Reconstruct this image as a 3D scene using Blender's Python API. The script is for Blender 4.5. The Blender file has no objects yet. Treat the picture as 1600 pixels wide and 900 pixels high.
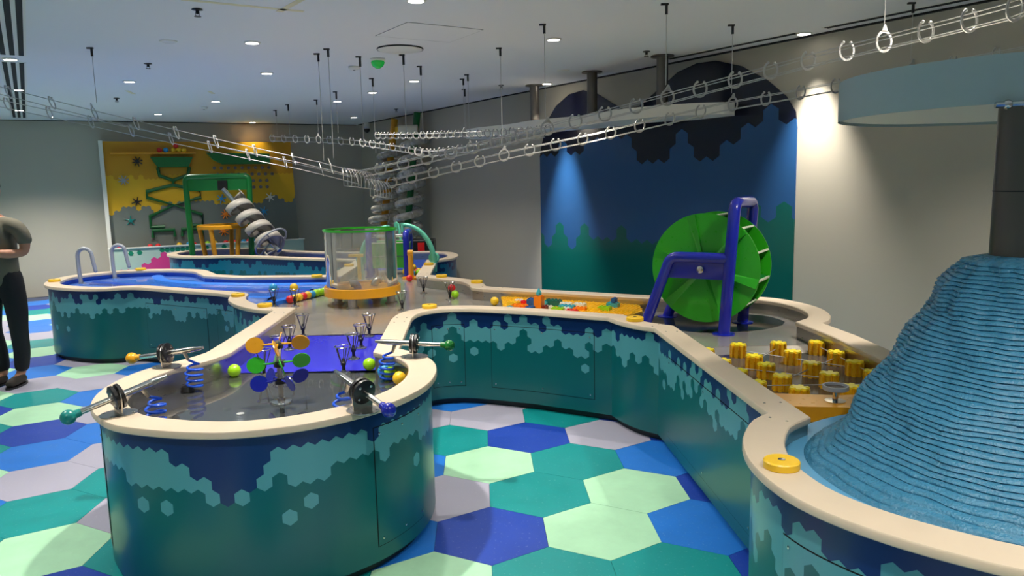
import bpy, bmesh, math, random
from mathutils import Vector, Matrix
random.seed(7)
S = bpy.context.scene
COL = S.collection
PI = math.pi

# ------------------------------------------------------------------ camera
F, PITCH, ROLL, HC = 1175.0, math.radians(8.0), math.radians(1.25), 1.6
cam = bpy.data.cameras.new('camera'); camo = bpy.data.objects.new('camera', cam); COL.objects.link(camo)
cam.sensor_width = 36; cam.lens = F / 1600 * 36; cam.clip_start = .05; cam.clip_end = 100
_fw = Vector((0, math.cos(PITCH), -math.sin(PITCH))); _dn = Vector((0, -math.sin(PITCH), -math.cos(PITCH))); _ri = Vector((1, 0, 0))
_r = _ri * math.cos(ROLL) + _dn * math.sin(ROLL); _d = _dn * math.cos(ROLL) - _ri * math.sin(ROLL)
camo.matrix_world = Matrix(((_r.x, -_d.x, -_fw.x, 0), (_r.y, -_d.y, -_fw.y, 0), (_r.z, -_d.z, -_fw.z, HC), (0, 0, 0, 1)))
S.camera = camo

# ------------------------------------------------------------------ world, exposure
w = bpy.data.worlds.new('world'); S.world = w; w.use_nodes = True
w.node_tree.nodes['Background'].inputs[0].default_value = (.5, .55, .62, 1)
w.node_tree.nodes['Background'].inputs[1].default_value = .05
S.view_settings.view_transform = 'Standard'; S.view_settings.look = 'None'
S.view_settings.exposure = 0.0; S.view_settings.gamma = 1.0; S.view_settings.use_curve_mapping = False
LAMP_W = 148.0          # power of one ceiling downlight
LAMP_COL = (1.0, .93, .83)
ZFL = -.10              # level of the finished floor
S.cycles.diffuse_bounces = 6

# ------------------------------------------------------------------ helpers
def srgb(r, g, b):
    f = lambda c: (c / 255 / 12.92) if c / 255 <= .04045 else ((c / 255 + .055) / 1.055) ** 2.4
    return (f(r), f(g), f(b), 1)

class N:
    def __init__(s, m): s.t = m.node_tree; s.n = s.t.nodes; s.l = s.t.links
    def new(s, typ, **k):
        o = s.n.new(typ)
        for a, v in k.items(): setattr(o, a, v)
        return o
    def math(s, op, a, b=None, c=None):
        o = s.new('ShaderNodeMath', operation=op)
        for i, v in enumerate((a, b, c)):
            if v is None: continue
            if isinstance(v, (int, float)): o.inputs[i].default_value = v
            else: s.l.new(v, o.inputs[i])
        return o.outputs[0]
    def vmath(s, op, a, b=None):
        o = s.new('ShaderNodeVectorMath', operation=op)
        for i, v in enumerate((a, b)):
            if v is None: continue
            if isinstance(v, tuple): o.inputs[i].default_value = v
            else: s.l.new(v, o.inputs[i])
        return o.outputs['Value'] if op == 'DOT_PRODUCT' else o.outputs[0]
    def mix(s, f, a, b):
        o = s.new('ShaderNodeMix', data_type='RGBA')
        for sock, v in ((o.inputs[0], f), (o.inputs[6], a), (o.inputs[7], b)):
            if isinstance(v, (int, float, tuple)): sock.default_value = v
            else: s.l.new(v, sock)
        return o.outputs[2]
    def vmix(s, f, a, b):
        o = s.new('ShaderNodeMix', data_type='VECTOR')
        for sock, v in ((o.inputs[0], f), (o.inputs[4], a), (o.inputs[5], b)):
            if isinstance(v, (int, float, tuple)): sock.default_value = v
            else: s.l.new(v, sock)
        return o.outputs[1]
    def noise(s, scale, detail=3, vec=None, dim='3D', wsock=None, rough=.5):
        o = s.new('ShaderNodeTexNoise', noise_dimensions=dim)
        o.inputs['Scale'].default_value = scale; o.inputs['Detail'].default_value = detail; o.inputs['Roughness'].default_value = rough
        if vec is not None: s.l.new(vec, o.inputs['Vector'])
        if wsock is not None: s.l.new(wsock, o.inputs['W'])
        return o.outputs[0]

MATS = {}
def mat(name, col, rough=.5, metal=0., var=.06, scale=30, bump=0., bscale=80, spec=.5, coat=0., emit=None, trans=0., stretch=None):
    if name in MATS: return MATS[name]
    m = bpy.data.materials.new(name); m.use_nodes = True; n = N(m); b = n.n['Principled BSDF']
    b.inputs['Roughness'].default_value = rough; b.inputs['Metallic'].default_value = metal
    b.inputs['Specular IOR Level'].default_value = spec; b.inputs['Coat Weight'].default_value = coat
    b.inputs['Coat Roughness'].default_value = .05
    if trans: b.inputs['Transmission Weight'].default_value = trans
    tc = n.new('ShaderNodeTexCoord').outputs['Object']
    if stretch: tc = n.vmath('MULTIPLY', tc, stretch)
    if var:
        f = n.noise(scale, 4, tc)
        lo = tuple(c * (1 - var) for c in col[:3]) + (1,); hi = tuple(min(1, c * (1 + var)) for c in col[:3]) + (1,)
        n.l.new(n.mix(f, lo, hi), b.inputs['Base Color'])
        n.l.new(n.math('MULTIPLY_ADD', f, .15, max(.02, rough - .075)), b.inputs['Roughness'])
    else: b.inputs['Base Color'].default_value = col
    if bump:
        bp = n.new('ShaderNodeBump'); bp.inputs['Strength'].default_value = bump; bp.inputs['Distance'].default_value = .01
        n.l.new(n.noise(bscale, 3, tc), bp.inputs['Height']); n.l.new(bp.outputs[0], b.inputs['Normal'])
    if emit: b.inputs['Emission Color'].default_value = emit[0]; b.inputs['Emission Strength'].default_value = emit[1]
    MATS[name] = m; return m

def clear(name, tint, reflect=.04, rough=.02, amount=0., dirt=None, gain=1.):
    """clear acrylic / thin water: light passes straight through, Fresnel reflection on top"""
    m = bpy.data.materials.new(name); m.use_nodes = True; n = N(m)
    out = n.n['Material Output']; n.n.remove(n.n['Principled BSDF'])
    tr = n.new('ShaderNodeBsdfTransparent'); tr.inputs[0].default_value = tint
    gl = n.new('ShaderNodeBsdfGlossy'); gl.inputs['Roughness'].default_value = rough
    fr = n.new('ShaderNodeFresnel'); fr.inputs[0].default_value = 1.4
    a = n.new('ShaderNodeMixShader'); n.l.new(n.math('MULTIPLY_ADD', fr.outputs[0], gain, reflect), a.inputs[0])
    n.l.new(tr.outputs[0], a.inputs[1]); n.l.new(gl.outputs[0], a.inputs[2])
    last = a
    if dirt:
        df = n.new('ShaderNodeBsdfDiffuse'); df.inputs[0].default_value = dirt
        b = n.new('ShaderNodeMixShader'); tc = n.new('ShaderNodeTexCoord').outputs['Object']
        f = n.math('MULTIPLY', n.math('SMOOTH_MIN', n.noise(14, 5, tc), .7, .1), amount)
        n.l.new(f, b.inputs[0]); n.l.new(a.outputs[0], b.inputs[1]); n.l.new(df.outputs[0], b.inputs[2]); last = b
    n.l.new(last.outputs[0], out.inputs[0]); MATS[name] = m; return m

def hexcell(n, vec, wd):
    s = (1.0, 3 ** .5, 1.0)
    p = n.vmath('MULTIPLY', vec, (1 / wd, 1 / wd, 0.0))
    q = n.vmath('DIVIDE', p, s)
    half = (.5, .5, 0.0)
    a = n.vmath('MULTIPLY', n.vmath('SUBTRACT', n.vmath('FRACTION', q), half), s)
    b = n.vmath('MULTIPLY', n.vmath('SUBTRACT', n.vmath('FRACTION', n.vmath('ADD', q, half)), half), s)
    a = n.vmath('MULTIPLY', a, (1., 1., 0.)); b = n.vmath('MULTIPLY', b, (1., 1., 0.))
    lt = n.math('LESS_THAN', n.vmath('DOT_PRODUCT', a, a), n.vmath('DOT_PRODUCT', b, b))
    loc = n.vmix(lt, b, a)
    return n.vmath('MULTIPLY', n.vmath('SUBTRACT', p, loc), (wd, wd, 1.0))

def ramp_curve(n, fac, stops, lo, hi):
    r = n.new('ShaderNodeValToRGB'); cr = r.color_ramp; cr.interpolation = 'LINEAR'
    for i, (p, v) in enumerate(stops):
        e = cr.elements[i] if i < 2 else cr.elements.new(p)
        e.position = p; g = (v - lo) / (hi - lo); e.color = (g, g, g, 1)
    n.l.new(fac, r.inputs[0])
    return n.math('MULTIPLY_ADD', r.outputs[0], hi - lo, lo)

def hexprint(name, wd, cols, t1, t2, length=1., amp=(.05, .06), freq=(2.2, 2.6), jit=.035, single=.965, rough=.32, seed=0., band=(.2, .5), spec=.5):
    """flat print of a honeycomb: cols = (upper, middle, lower); t1/t2 = height of each edge (number or stops along u)"""
    m = bpy.data.materials.new(name); m.use_nodes = True; n = N(m); b = n.n['Principled BSDF']
    uv = n.new('ShaderNodeUVMap').outputs[0]
    c = hexcell(n, uv, wd)
    sp = n.new('ShaderNodeSeparateXYZ'); n.l.new(c, sp.inputs[0]); cx, cz = sp.outputs[0], sp.outputs[1]
    ci = n.new('ShaderNodeCombineXYZ'); n.l.new(n.math('ADD', n.math('ROUND', n.math('MULTIPLY', cx, 2 / wd)), seed + .37), ci.inputs[0]); n.l.new(n.math('ADD', n.math('ROUND', n.math('MULTIPLY', cz, 2 / (wd * 3 ** .5))), .71), ci.inputs[1])
    wn = n.new('ShaderNodeTexWhiteNoise', noise_dimensions='2D'); n.l.new(ci.outputs[0], wn.inputs['Vector'])
    wn1 = n.new('ShaderNodeTexWhiteNoise', noise_dimensions='1D'); n.l.new(n.math('ADD', n.math('ROUND', n.math('MULTIPLY', cx, 2 / wd)), seed), wn1.inputs['W'])
    def edge(t, am, fr, off):
        base = ramp_curve(n, n.math('DIVIDE', cx, length), t, 0., 3.) if isinstance(t, list) else t
        w_ = n.math('ADD', n.math('MULTIPLY', cx, fr), off + seed)
        no = n.math('MULTIPLY', n.math('SUBTRACT', n.noise(1, 2, dim='1D', wsock=w_), .5), 2 * am)
        ji = n.math('MULTIPLY', n.math('SUBTRACT', wn1.outputs[0], .5), 2 * jit)
        return n.math('ADD', n.math('ADD', no, ji), base)
    up = n.math('GREATER_THAN', cz, edge(t1, amp[0], freq[0], 3.1))
    midm = n.math('GREATER_THAN', cz, edge(t2, amp[1], freq[1], 17.7))
    sg = n.math('MULTIPLY', n.math('GREATER_THAN', wn.outputs[0], single), n.math('MULTIPLY', n.math('GREATER_THAN', cz, band[0]), n.math('LESS_THAN', cz, band[1])))
    col = n.mix(n.math('MAXIMUM', midm, sg), cols[2], cols[1]); col = n.mix(up, col, cols[0])
    n.l.new(col, b.inputs['Base Color']); b.inputs['Roughness'].default_value = rough; b.inputs['Specular IOR Level'].default_value = spec
    MATS[name] = m; return m

class MB:
    """mesh builder"""
    def __init__(s): s.v = []; s.f = []; s.uv = {}; s.mi = []
    def add(s, vs, fs, mi=0):
        o = len(s.v); s.v += [tuple(v) for v in vs]; s.f += [tuple(i + o for i in f) for f in fs]; s.mi += [mi] * len(fs); return s
    def box(s, c, d, rz=0., mi=0, M=None):
        x, y, z = d[0] / 2, d[1] / 2, d[2] / 2; R = Matrix.Rotation(rz, 3, 'Z')
        vs = [Vector((a * x, b * y, e * z)) for a in (-1, 1) for b in (-1, 1) for e in (-1, 1)]
        vs = [(M @ v if M else R @ v) + Vector(c) for v in vs]
        return s.add(vs, [(0, 1, 3, 2), (4, 6, 7, 5), (0, 4, 5, 1), (2, 3, 7, 6), (0, 2, 6, 4), (1, 5, 7, 3)], mi)
    def lathe(s, prof, c=(0, 0, 0), seg=24, M=None, mi=0, cap=True):
        vs = []; fs = []; n = len(prof)
        for k in range(seg):
            a = 2 * PI * k / seg
            for r, z in prof:
                v = Vector((r * math.cos(a), r * math.sin(a), z)); v = M @ v if M else v; vs.append(v + Vector(c))
        for k in range(seg):
            k2 = (k + 1) % seg
            for i in range(n - 1): fs.append((k * n + i, k2 * n + i, k2 * n + i + 1, k * n + i + 1))
        if cap:
            if prof[0][0] > 1e-6: fs.append(tuple(k * n for k in reversed(range(seg))))
            if prof[-1][0] > 1e-6: fs.append(tuple(k * n + n - 1 for k in range(seg)))
        return s.add(vs, fs, mi)
    def cyl(s, a, b, r, r2=None, seg=14, mi=0):
        a = Vector(a); b = Vector(b); d = b - a; M = d.to_track_quat('Z', 'Y').to_matrix()
        return s.lathe([(r, 0), (r if r2 is None else r2, d.length)], a, seg, M, mi)
    def ball(s, c, r, seg=18, rings=10, sc=(1, 1, 1)):
        pr = [(max(1e-7, r * math.sin(PI * i / rings)) * 1, -r * math.cos(PI * i / rings) * sc[2]) for i in range(rings + 1)]
        return s.lathe(pr, c, seg, Matrix.Diagonal((sc[0], sc[1], 1)), cap=False)
    def tube(s, pts, r, seg=8, closed=False, mi=0, radii=None, flat=None):
        pts = [Vector(p) for p in pts]; n = len(pts); vs = []; fs = []; up = None
        for i, p in enumerate(pts):
            if closed: t = pts[(i + 1) % n] - pts[i - 1]
            else: t = pts[min(i + 1, n - 1)] - pts[max(i - 1, 0)]
            t.normalize()
            if up is None:
                up = Vector((0, 0, 1)) if abs(t.z) < .9 else Vector((1, 0, 0))
            x = t.cross(up)
            if x.length < 1e-4: x = t.orthogonal()
            x.normalize(); up = x.cross(t).normalized()
            rr = radii[i] if radii else r
            for k in range(seg):
                a = 2 * PI * k / seg; vs.append(p + x * math.cos(a) * rr + up * math.sin(a) * rr * (flat or 1))
        for i in range(n if closed else n - 1):
            j = (i + 1) % n
            for k in range(seg): fs.append((i * seg + k, i * seg + (k + 1) % seg, j * seg + (k + 1) % seg, j * seg + k))
        if not closed: fs.append(tuple(reversed(range(seg)))); fs.append(tuple((n - 1) * seg + k for k in range(seg)))
        return s.add(vs, fs, mi)
    def prism(s, poly, z0, z1, mi=0, M=None, T=None):
        """extruded outline (may be concave)"""
        bm = bmesh.new(); vs = [bm.verts.new((p[0], p[1], z1)) for p in poly]
        es = [bm.edges.new((vs[i], vs[(i + 1) % len(vs)])) for i in range(len(vs))]
        bmesh.ops.triangle_fill(bm, edges=es, use_beauty=True); bm.verts.index_update()
        tris = [[v.index for v in f.verts] for f in bm.faces]
        for f, t in zip(bm.faces, tris):
            f.normal_update()
            if f.normal.z < 0: t.reverse()
        bm.free(); n = len(poly)
        V = [Vector((p[0], p[1], z1)) for p in poly] + [Vector((p[0], p[1], z0)) for p in poly]
        if M: V = [M @ v for v in V]
        if T is not None: V = [v + Vector(T) for v in V]
        area = sum(poly[i][0] * poly[(i + 1) % n][1] - poly[(i + 1) % n][0] * poly[i][1] for i in range(n))
        fs = [tuple(t) for t in tris] + [tuple(i + n for i in reversed(t)) for t in tris]
        for i in range(n):
            j = (i + 1) % n; fs.append((i + n, j + n, j, i) if area > 0 else (i, j, j + n, i + n))
        return s.add(V, fs, mi)
    def build(s, name, m=None, parent=None, smooth=35, loc=None, bevel=0., data_only=False):
        me = bpy.data.meshes.new(name); me.from_pydata(s.v, [], s.f); me.update()
        ms = m if isinstance(m, (list, tuple)) else [m]
        for k in ms:
            if k: me.materials.append(k)
        if len(ms) > 1: me.polygons.foreach_set('material_index', s.mi)
        if s.uv:
            ul = me.uv_layers.new(name='UVMap')
            for l in me.loops: ul.data[l.index].uv = s.uv[l.vertex_index]
        if smooth:
            me.polygons.foreach_set('use_smooth', [True] * len(me.polygons)); me.set_sharp_from_angle(angle=math.radians(smooth))
        if data_only: return me
        return link(name, me, parent, loc, bevel)

def link(name, me, parent=None, loc=None, bevel=0.):
    o = bpy.data.objects.new(name, me); COL.objects.link(o)
    if loc is not None: o.location = loc
    if parent: o.parent = parent
    if bevel:
        md = o.modifiers.new('bevel', 'BEVEL'); md.width = bevel; md.segments = 2; md.limit_method = 'ANGLE'; md.angle_limit = math.radians(50)
    return o
def tag(o, label=None, cat=None, group=None, kind=None):
    if label: o['label'] = label
    if cat: o['category'] = cat
    if group: o['group'] = group
    if kind: o['kind'] = kind
    return o
def thing(name, label, cat, loc=(0, 0, 0), group=None, rz=0.):
    o = bpy.data.objects.new(name, None); COL.objects.link(o); o.location = loc; o.rotation_euler = (0, 0, rz); o.empty_display_size = .05
    return tag(o, label, cat, group)
def dup(o, parent=None):
    c = o.copy(); COL.objects.link(c)
    if parent is not None: c.parent = parent
    for ch in o.children: dup(ch, c)
    return c
ORD = ['first', 'second', 'third', 'fourth', 'fifth', 'sixth', 'seventh', 'eighth', 'ninth', 'tenth', 'eleventh', 'twelfth', 'thirteenth', 'fourteenth']

# ray through a photo pixel onto a level plane
def ray(u, v): return _r * ((u - 800) / F) + _d * ((v - 450) / F) + _fw
def gp(u, v, z=0.):
    d = ray(u, v); return Vector((0, 0, HC)) + d * ((z - HC) / d.z)
def zat(u, v, Y):
    d = ray(u, v); return Vector((0, 0, HC)) + d * (Y / d.y)

# ------------------------------------------------------------------ colours
M_rim = mat('cream_solid_surface', srgb(206, 189, 166), .38, var=.07, scale=9, bump=.03)
M_steel = mat('brushed_steel', (.50, .47, .43, 1), .30, 1., var=.10, scale=14, stretch=(1, 1, 8))
M_steelf = mat('wet_steel_floor', (.47, .44, .40, 1), .22, .6, var=.05, scale=5, bump=.015, bscale=5)
M_dark = mat('wet_dark_floor', srgb(86, 84, 82), .16, .25, var=.15, scale=6, bump=.05, bscale=7)
M_chrome = mat('polished_steel', (.66, .64, .61, 1), .16, 1., var=.04)
M_black = mat('black_plastic', srgb(26, 25, 26), .35, var=.1)
M_navy = srgb(13, 50, 106)
M_toe = mat('dark_plinth', srgb(16, 40, 46), .5, var=.08)
M_yellow = mat('yellow_plastic', srgb(236, 190, 30), .35, var=.05, coat=.2)
M_amber = mat('amber_plastic', srgb(226, 158, 22), .3, var=.05, coat=.3)
M_green = mat('bright_green_paint', srgb(46, 172, 30), .3, var=.04, coat=.3)
M_dgreen = mat('deep_green_paint', srgb(12, 110, 48), .35, var=.05, coat=.2)
M_lime = mat('lime_ball_plastic', srgb(150, 205, 25), .3, var=.05)
M_red = mat('red_plastic', srgb(214, 30, 36), .3, var=.05)
M_sky = mat('sky_blue_plastic', srgb(45, 150, 205), .3, var=.05)
M_blue = mat('cobalt_blue_paint', srgb(24, 36, 160), .22, var=.05, coat=.4)
M_violet = mat('violet_blue_ramp', srgb(44, 42, 190), .22, var=.08, scale=5, coat=.3)
M_pool = mat('pool_blue_resin', srgb(38, 118, 224), .35, var=.10, scale=6, coat=.1)
M_poold = mat('pool_deep_blue_resin', srgb(14, 64, 168), .3, var=.10, scale=6, coat=.1)
M_teal = mat('teal_plastic', srgb(16, 128, 124), .3, var=.05, coat=.3)
M_turq = mat('turquoise_paint', srgb(110, 205, 175), .35, var=.05)
M_hose = mat('blue_hose', srgb(20, 80, 205), .25, var=.05, coat=.3)
M_white = mat('white_paint', srgb(222, 220, 212), .5, var=.03)
M_grey = mat('grey_tube_paint', srgb(150, 155, 162), .35, var=.05)
M_wire = mat('steel_wire', (.50, .49, .47, 1), .38, .45, var=.03)
M_bronze = mat('dark_bronze_steel', (.16, .145, .13, 1), .38, .9, var=.2, scale=3, stretch=(6, 6, .4))
M_acryl = clear('clear_acrylic', (.93, .95, .94, 1), .03, .03, .22, (.75, .74, .70, 1))
M_tube = clear('clear_spiral_tube', (.82, .82, .79, 1), .10, .10, .85, (.72, .68, .60, 1))
M_water = clear('thin_water', (.96, .975, .985, 1), .01, .03, gain=.35)

# ------------------------------------------------------------------ room
A = Vector((3.25, 5.45, 0)); D = Vector((-.54846, .83618, 0)); NI = Vector((-.83618, -.54846, 0)); HCEIL = 2.75
def wallp(s, off, z=0.): return A + D * s + NI * off + Vector((0, 0, z))
CR = Vector((-2.85, 14.75, 0)); BW0 = Vector((-7.6, 12.35, 0)); BWD = (CR - BW0).normalized(); BWN = Vector((BWD.y, -BWD.x, 0))
M_wall = mat('warm_white_wall_paint', srgb(178, 172, 158), .6, var=.03, scale=2, bump=.02, bscale=200)
M_ceil = mat('white_ceiling_paint', srgb(226, 226, 228), .7, var=.02, scale=1)
S0, OFFL = -5.0, 8.0
c_near_r = wallp(S0, 0); c_near_l = wallp(S0, OFFL); c_back_l = BW0 - BWD * 4.0
# left wall passes through c_near_l and meets the back wall line
def isect(p, d, q, e):
    den = d.x * e.y - d.y * e.x; t = ((q.x - p.x) * e.y - (q.y - p.y) * e.x) / den; return p + d * t
c_back_l = isect(c_near_l, D, BW0, BWD)
def wall(name, p, q):
    d = (q - p); L = d.length; d.normalize(); out = Vector((d.y, -d.x, 0)) * .12
    b = MB(); pr = [(p.x, p.y), (q.x, q.y), (q.x + out.x, q.y + out.y), (p.x + out.x, p.y + out.y)]
    b.prism(pr, ZFL, HCEIL); o = b.build(name, M_wall, smooth=0); return tag(o, kind='structure')
# listed counter-clockwise so that the thickness lies outside
wall('wall_right', c_near_r, CR); wall('wall_back', CR, c_back_l); wall('wall_left', c_back_l, c_near_l); wall('wall_front', c_near_l, c_near_r)
room = [c_near_r, CR, c_back_l, c_near_l]
o = MB().prism([(p.x, p.y) for p in room], HCEIL, HCEIL + .1).build('ceiling', M_ceil, smooth=0); tag(o, kind='structure'); CEIL = o
floor = MB().prism([(p.x, p.y) for p in room], ZFL - .1, ZFL - .006).build('floor', mat('floor_screed', srgb(70, 80, 110), .7), smooth=0); tag(floor, kind='structure')

# ceiling shadow gap along the right and back wall
M_gap = mat('black_shadow_gap', srgb(14, 16, 18), .8, var=0)
b = MB(); p, q = wallp(-2.0, .06), wallp(11.0, .06); d = (q - p).normalized()
b.prism([(p.x, p.y), (q.x, q.y), (q.x + NI.x * .035, q.y + NI.y * .035), (p.x + NI.x * .035, p.y + NI.y * .035)], HCEIL - .012, HCEIL - .001)
tag(b.build('trim_1', M_gap, smooth=0), kind='structure')
b = MB(); p, q = CR - BWD * .1 + BWN * .05, c_back_l + BWD * .1 + BWN * .05
b.prism([(p.x, p.y), (p.x + BWN.x * .03, p.y + BWN.y * .03), (q.x + BWN.x * .03, q.y + BWN.y * .03), (q.x, q.y)], HCEIL - .012, HCEIL - .001)
tag(b.build('trim_2', M_gap, smooth=0), kind='structure')

# ---- floor: hexagonal vinyl tiles
HA = math.radians(2.2757); HS = .3099; HT = complex(.40714, 3.49736); HROT = complex(math.cos(HA), math.sin(HA)) * HS
def tilem(name, c, v=.2):
    m = bpy.data.materials.new(name); m.use_nodes = True; n = N(m); bs = n.n['Principled BSDF']
    tc = n.new('ShaderNodeNewGeometry').outputs['Position']
    f = n.noise(5, 6, tc, rough=.65); f2 = n.noise(60, 3, tc)
    sc = n.math('MULTIPLY', n.math('GREATER_THAN', f2, .66), .10)
    base = n.mix(f, tuple(x * (1 - v) for x in c[:3]) + (1,), tuple(min(1, x * (1 + v)) for x in c[:3]) + (1,))
    n.l.new(n.mix(sc, base, (.75, .78, .78, 1)), bs.inputs['Base Color']); n.l.new(n.math('MULTIPLY_ADD', f, .25, .32), bs.inputs['Roughness'])
    return m
TM = {'M': tilem('mint_vinyl', srgb(172, 222, 184)), 'T': tilem('teal_vinyl', srgb(0, 140, 140)), 'N': tilem('royal_blue_vinyl', srgb(20, 62, 165)),
      'A': tilem('azure_vinyl', srgb(30, 115, 208)), 'L': tilem('lavender_grey_vinyl', srgb(170, 168, 186), .07)}
TC = {(-5, -1): 'N', (-2, -1): 'M', (-1, -1): 'T', (0, -1): 'T', (-5, 0): 'M', (-2, 0): 'A', (-1, 0): 'N', (0, 0): 'M', (1, 0): 'A', (-6, 1): 'T', (-5, 1): 'L',
      (-2, 1): 'L', (-1, 1): 'T', (0, 1): 'M', (1, 1): 'N', (-6, 2): 'L', (-5, 2): 'T', (-1, 2): 'M', (-2, 2): 'A', (0, 2): 'T', (1, 2): 'A', (-7, 3): 'A', (-6, 3): 'L',
      (-2, 3): 'T', (-1, 3): 'N', (0, 3): 'L', (1, 3): 'N', (-7, 4): 'N', (-6, 4): 'A', (-1, 4): 'L', (-2, 4): 'L', (0, 4): 'T', (-8, 5): 'M', (-7, 5): 'L', (-2, 5): 'A',
      (-8, 6): 'T', (-7, 6): 'A', (-9, 7): 'L', (-8, 7): 'L', (-7, 7): 'L', (-9, 8): 'A', (-8, 8): 'M', (-7, 8): 'A', (-10, 9): 'N', (-9, 9): 'L', (-10, 10): 'M',
      (-11, 11): 'T', (-11, 12): 'L', (-12, 13): 'A', (-12, 14): 'A', (-13, 15): 'M', (-13, 16): 'T', (-14, 17): 'N', (-14, 18): 'A', (-15, 19): 'N', (-15, 20): 'M',
      (-16, 21): 'M', (-4, 0): 'T', (-4, -1): 'N', (-5, -2): 'T', (-3, -1): 'T', (-8, 4): 'T', (-7, 2): 'M', (-7, 1): 'A', (-6, 0): 'T', (-10, 8): 'M', (-9, 6): 'M', (-9, 5): 'N', (-8, 3): 'T'}
hexv = [(math.cos(math.radians(60 * k + 30)) * (HS - .0012), math.sin(math.radians(60 * k + 30)) * (HS - .0012)) for k in range(6)]
TME = {}
for k, m in TM.items():
    TME[k] = MB().prism(hexv, -.006, 0).build('floor_tile', m, smooth=0, data_only=True)
rest = MB(); cand = []
def inroom(x, y, mg=.0):
    v = Vector((x, y, 0)) - A; s = v.dot(D); o_ = v.dot(NI)
    return S0 + .3 < s and .3 + mg < o_ < OFFL - .3 and (Vector((x, y, 0)) - BW0).dot(BWN) > .3 + mg
for j in range(-24, 34):
    for i in range(-34, 26):
        c = complex(3 ** .5 * i + 3 ** .5 / 2 * (j % 2), 1.5 * j) * HROT + HT
        if not inroom(c.real, c.imag): continue
        col = TC.get((i, j)) or random.Random(i * 91 + j * 7).choice('MTNAL')
        X = Vector((c.real, c.imag, ZFL - HC)); zc = X.dot(_fw); infr = False
        if zc > .3:
            u = 800 + F * X.dot(_r) / zc; v = 450 + F * X.dot(_d) / zc
            infr = -90 < u < 1700 and v < 1010
        cand.append((not infr, c.imag ** 2 + c.real ** 2, c, col))
cand.sort(key=lambda t: (t[0], t[1]))
for k, (nf, dd, c, col) in enumerate(cand):
    if k < 300 and not nf:
        o = link('floor_tile', TME[col], floor, (c.real, c.imag, ZFL)); o.rotation_euler = (0, 0, HA)
    else:
        rest.add([(c.real + (x * math.cos(HA) - y * math.sin(HA)), c.imag + x * math.sin(HA) + y * math.cos(HA), ZFL) for x, y in hexv], [tuple(range(6))], 'MTNAL'.index(col))
tag(rest.build('tile_field', [TM[k] for k in 'MTNAL'], floor, smooth=0), 'hexagonal tiles out of sight and under the tables', kind='stuff')

# ------------------------------------------------------------------ ceiling fittings
M_lens = mat('lit_lamp_lens', (1, .97, .9, 1), .5, var=0, emit=((1, .95, .86, 1), 14))
M_lensoff = mat('frosted_lamp_lens', srgb(215, 218, 220), .4, var=0)
ring_me = MB().lathe([(.052, 0), (.066, 0), (.066, -.006), (.05, -.010), (.052, 0)], seg=28, cap=False).build('trim_ring', M_white, data_only=True)
lens_me = MB().lathe([(0.0001, -.002), (.052, -.002), (.052, -.0085), (.0001, -.0085)], seg=24).build('lens', M_lens, data_only=True)
lens0_me = MB().lathe([(0.0001, -.002), (.052, -.002), (.052, -.0085), (.0001, -.0085)], seg=24).build('lens', M_lensoff, data_only=True)
def downlight(x, y, label, power=1., on=True, size=118, blend=.8, tilt=None):
    t = thing('recessed_downlight', label, 'ceiling light', (x, y, HCEIL), 'recessed ceiling downlights')
    link('trim_ring', ring_me, t); link('lens', lens_me if on else lens0_me, t)
    if on:
        l = bpy.data.lights.new('downlight_beam', 'SPOT'); l.energy = LAMP_W * power; l.color = LAMP_COL; l.spot_size = math.radians(size); l.spot_blend = blend; l.shadow_soft_size = .045
        lo = bpy.data.objects.new('downlight_beam', l); COL.objects.link(lo); lo.parent = t; lo.location = (0, 0, -.02)
        if tilt: lo.rotation_euler = tilt
DL = [(-2.028, 6.215, 'lit downlight above the left side of the clear cylinder', 1.0), (-4.016, 8.228, 'lit downlight above the blue wave pool', 1.0),
      (-2.435, 7.854, 'lit downlight left of the pair of crossing hanging wires', .9), (-3.873, 10.227, 'lit downlight just in front of the green screw frame', 1.2),
      (-5.344, 11.754, 'lit downlight closest to the yellow ball wall', .8), (.384, 6.359, 'lit downlight above the toy brick tray', .9),
      (-1.045, 8.661, 'lit downlight above the green bucket, behind the round ceiling disc', .9), (-2.332, 10.542, 'lit downlight near the rear corner, left of its two neighbours', .7),
      (-1.686, 9.629, 'lit downlight near the rear corner, right beside a hanging wire', .7), (2.421, 6.346, 'lit downlight beside the right wall, above the cream wall patch', -1.0),
      (-4.294, 6.727, 'lit downlight between the two lengths of the slot grille', 1.0), (-5.497, 8.687, 'small lit downlight on the far slot grille', 1.1), (-6.844, 10.794, 'lit downlight at the far end of the slot grille', 4.0),
      (-.565, 4.946, 'lit downlight cut by the top edge of the picture', 1.0)]
for x, y, lb, pw in DL:
    if pw < 0: downlight(x, y, lb, 3.2, size=62, blend=1.)
    else: downlight(x, y, lb, pw)
downlight(.587, 8.125, 'unlit frosted downlight beside the hanging pole of the white canopy', on=False)
downlight(-2.64, 6.089, 'unlit frosted downlight left of the bright lamp row', on=False)
# the same rows of lamps go on over and behind the viewer
for k, (x, y, pw) in enumerate([(-1.12, 3.80, 2.0), (2.25, 4.0, 1.7), (-3.1, 3.4, 1.35), (.35, 1.55, 1.0), (1.6, 1.2, .9), (-1.7, 1.3, 1.1), (3.2, 2.4, .8), (2.6, .4, .8), (-3.9, 1.6, .9), (.3, -.6, .8), (-2.2, -1.2, .8), (2.2, -2.0, .7), (-6.0, 4.4, .8), (-5.6, 6.2, .8)]):
    downlight(x, y, 'lit downlight out of the picture over the front of the room', pw)
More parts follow.
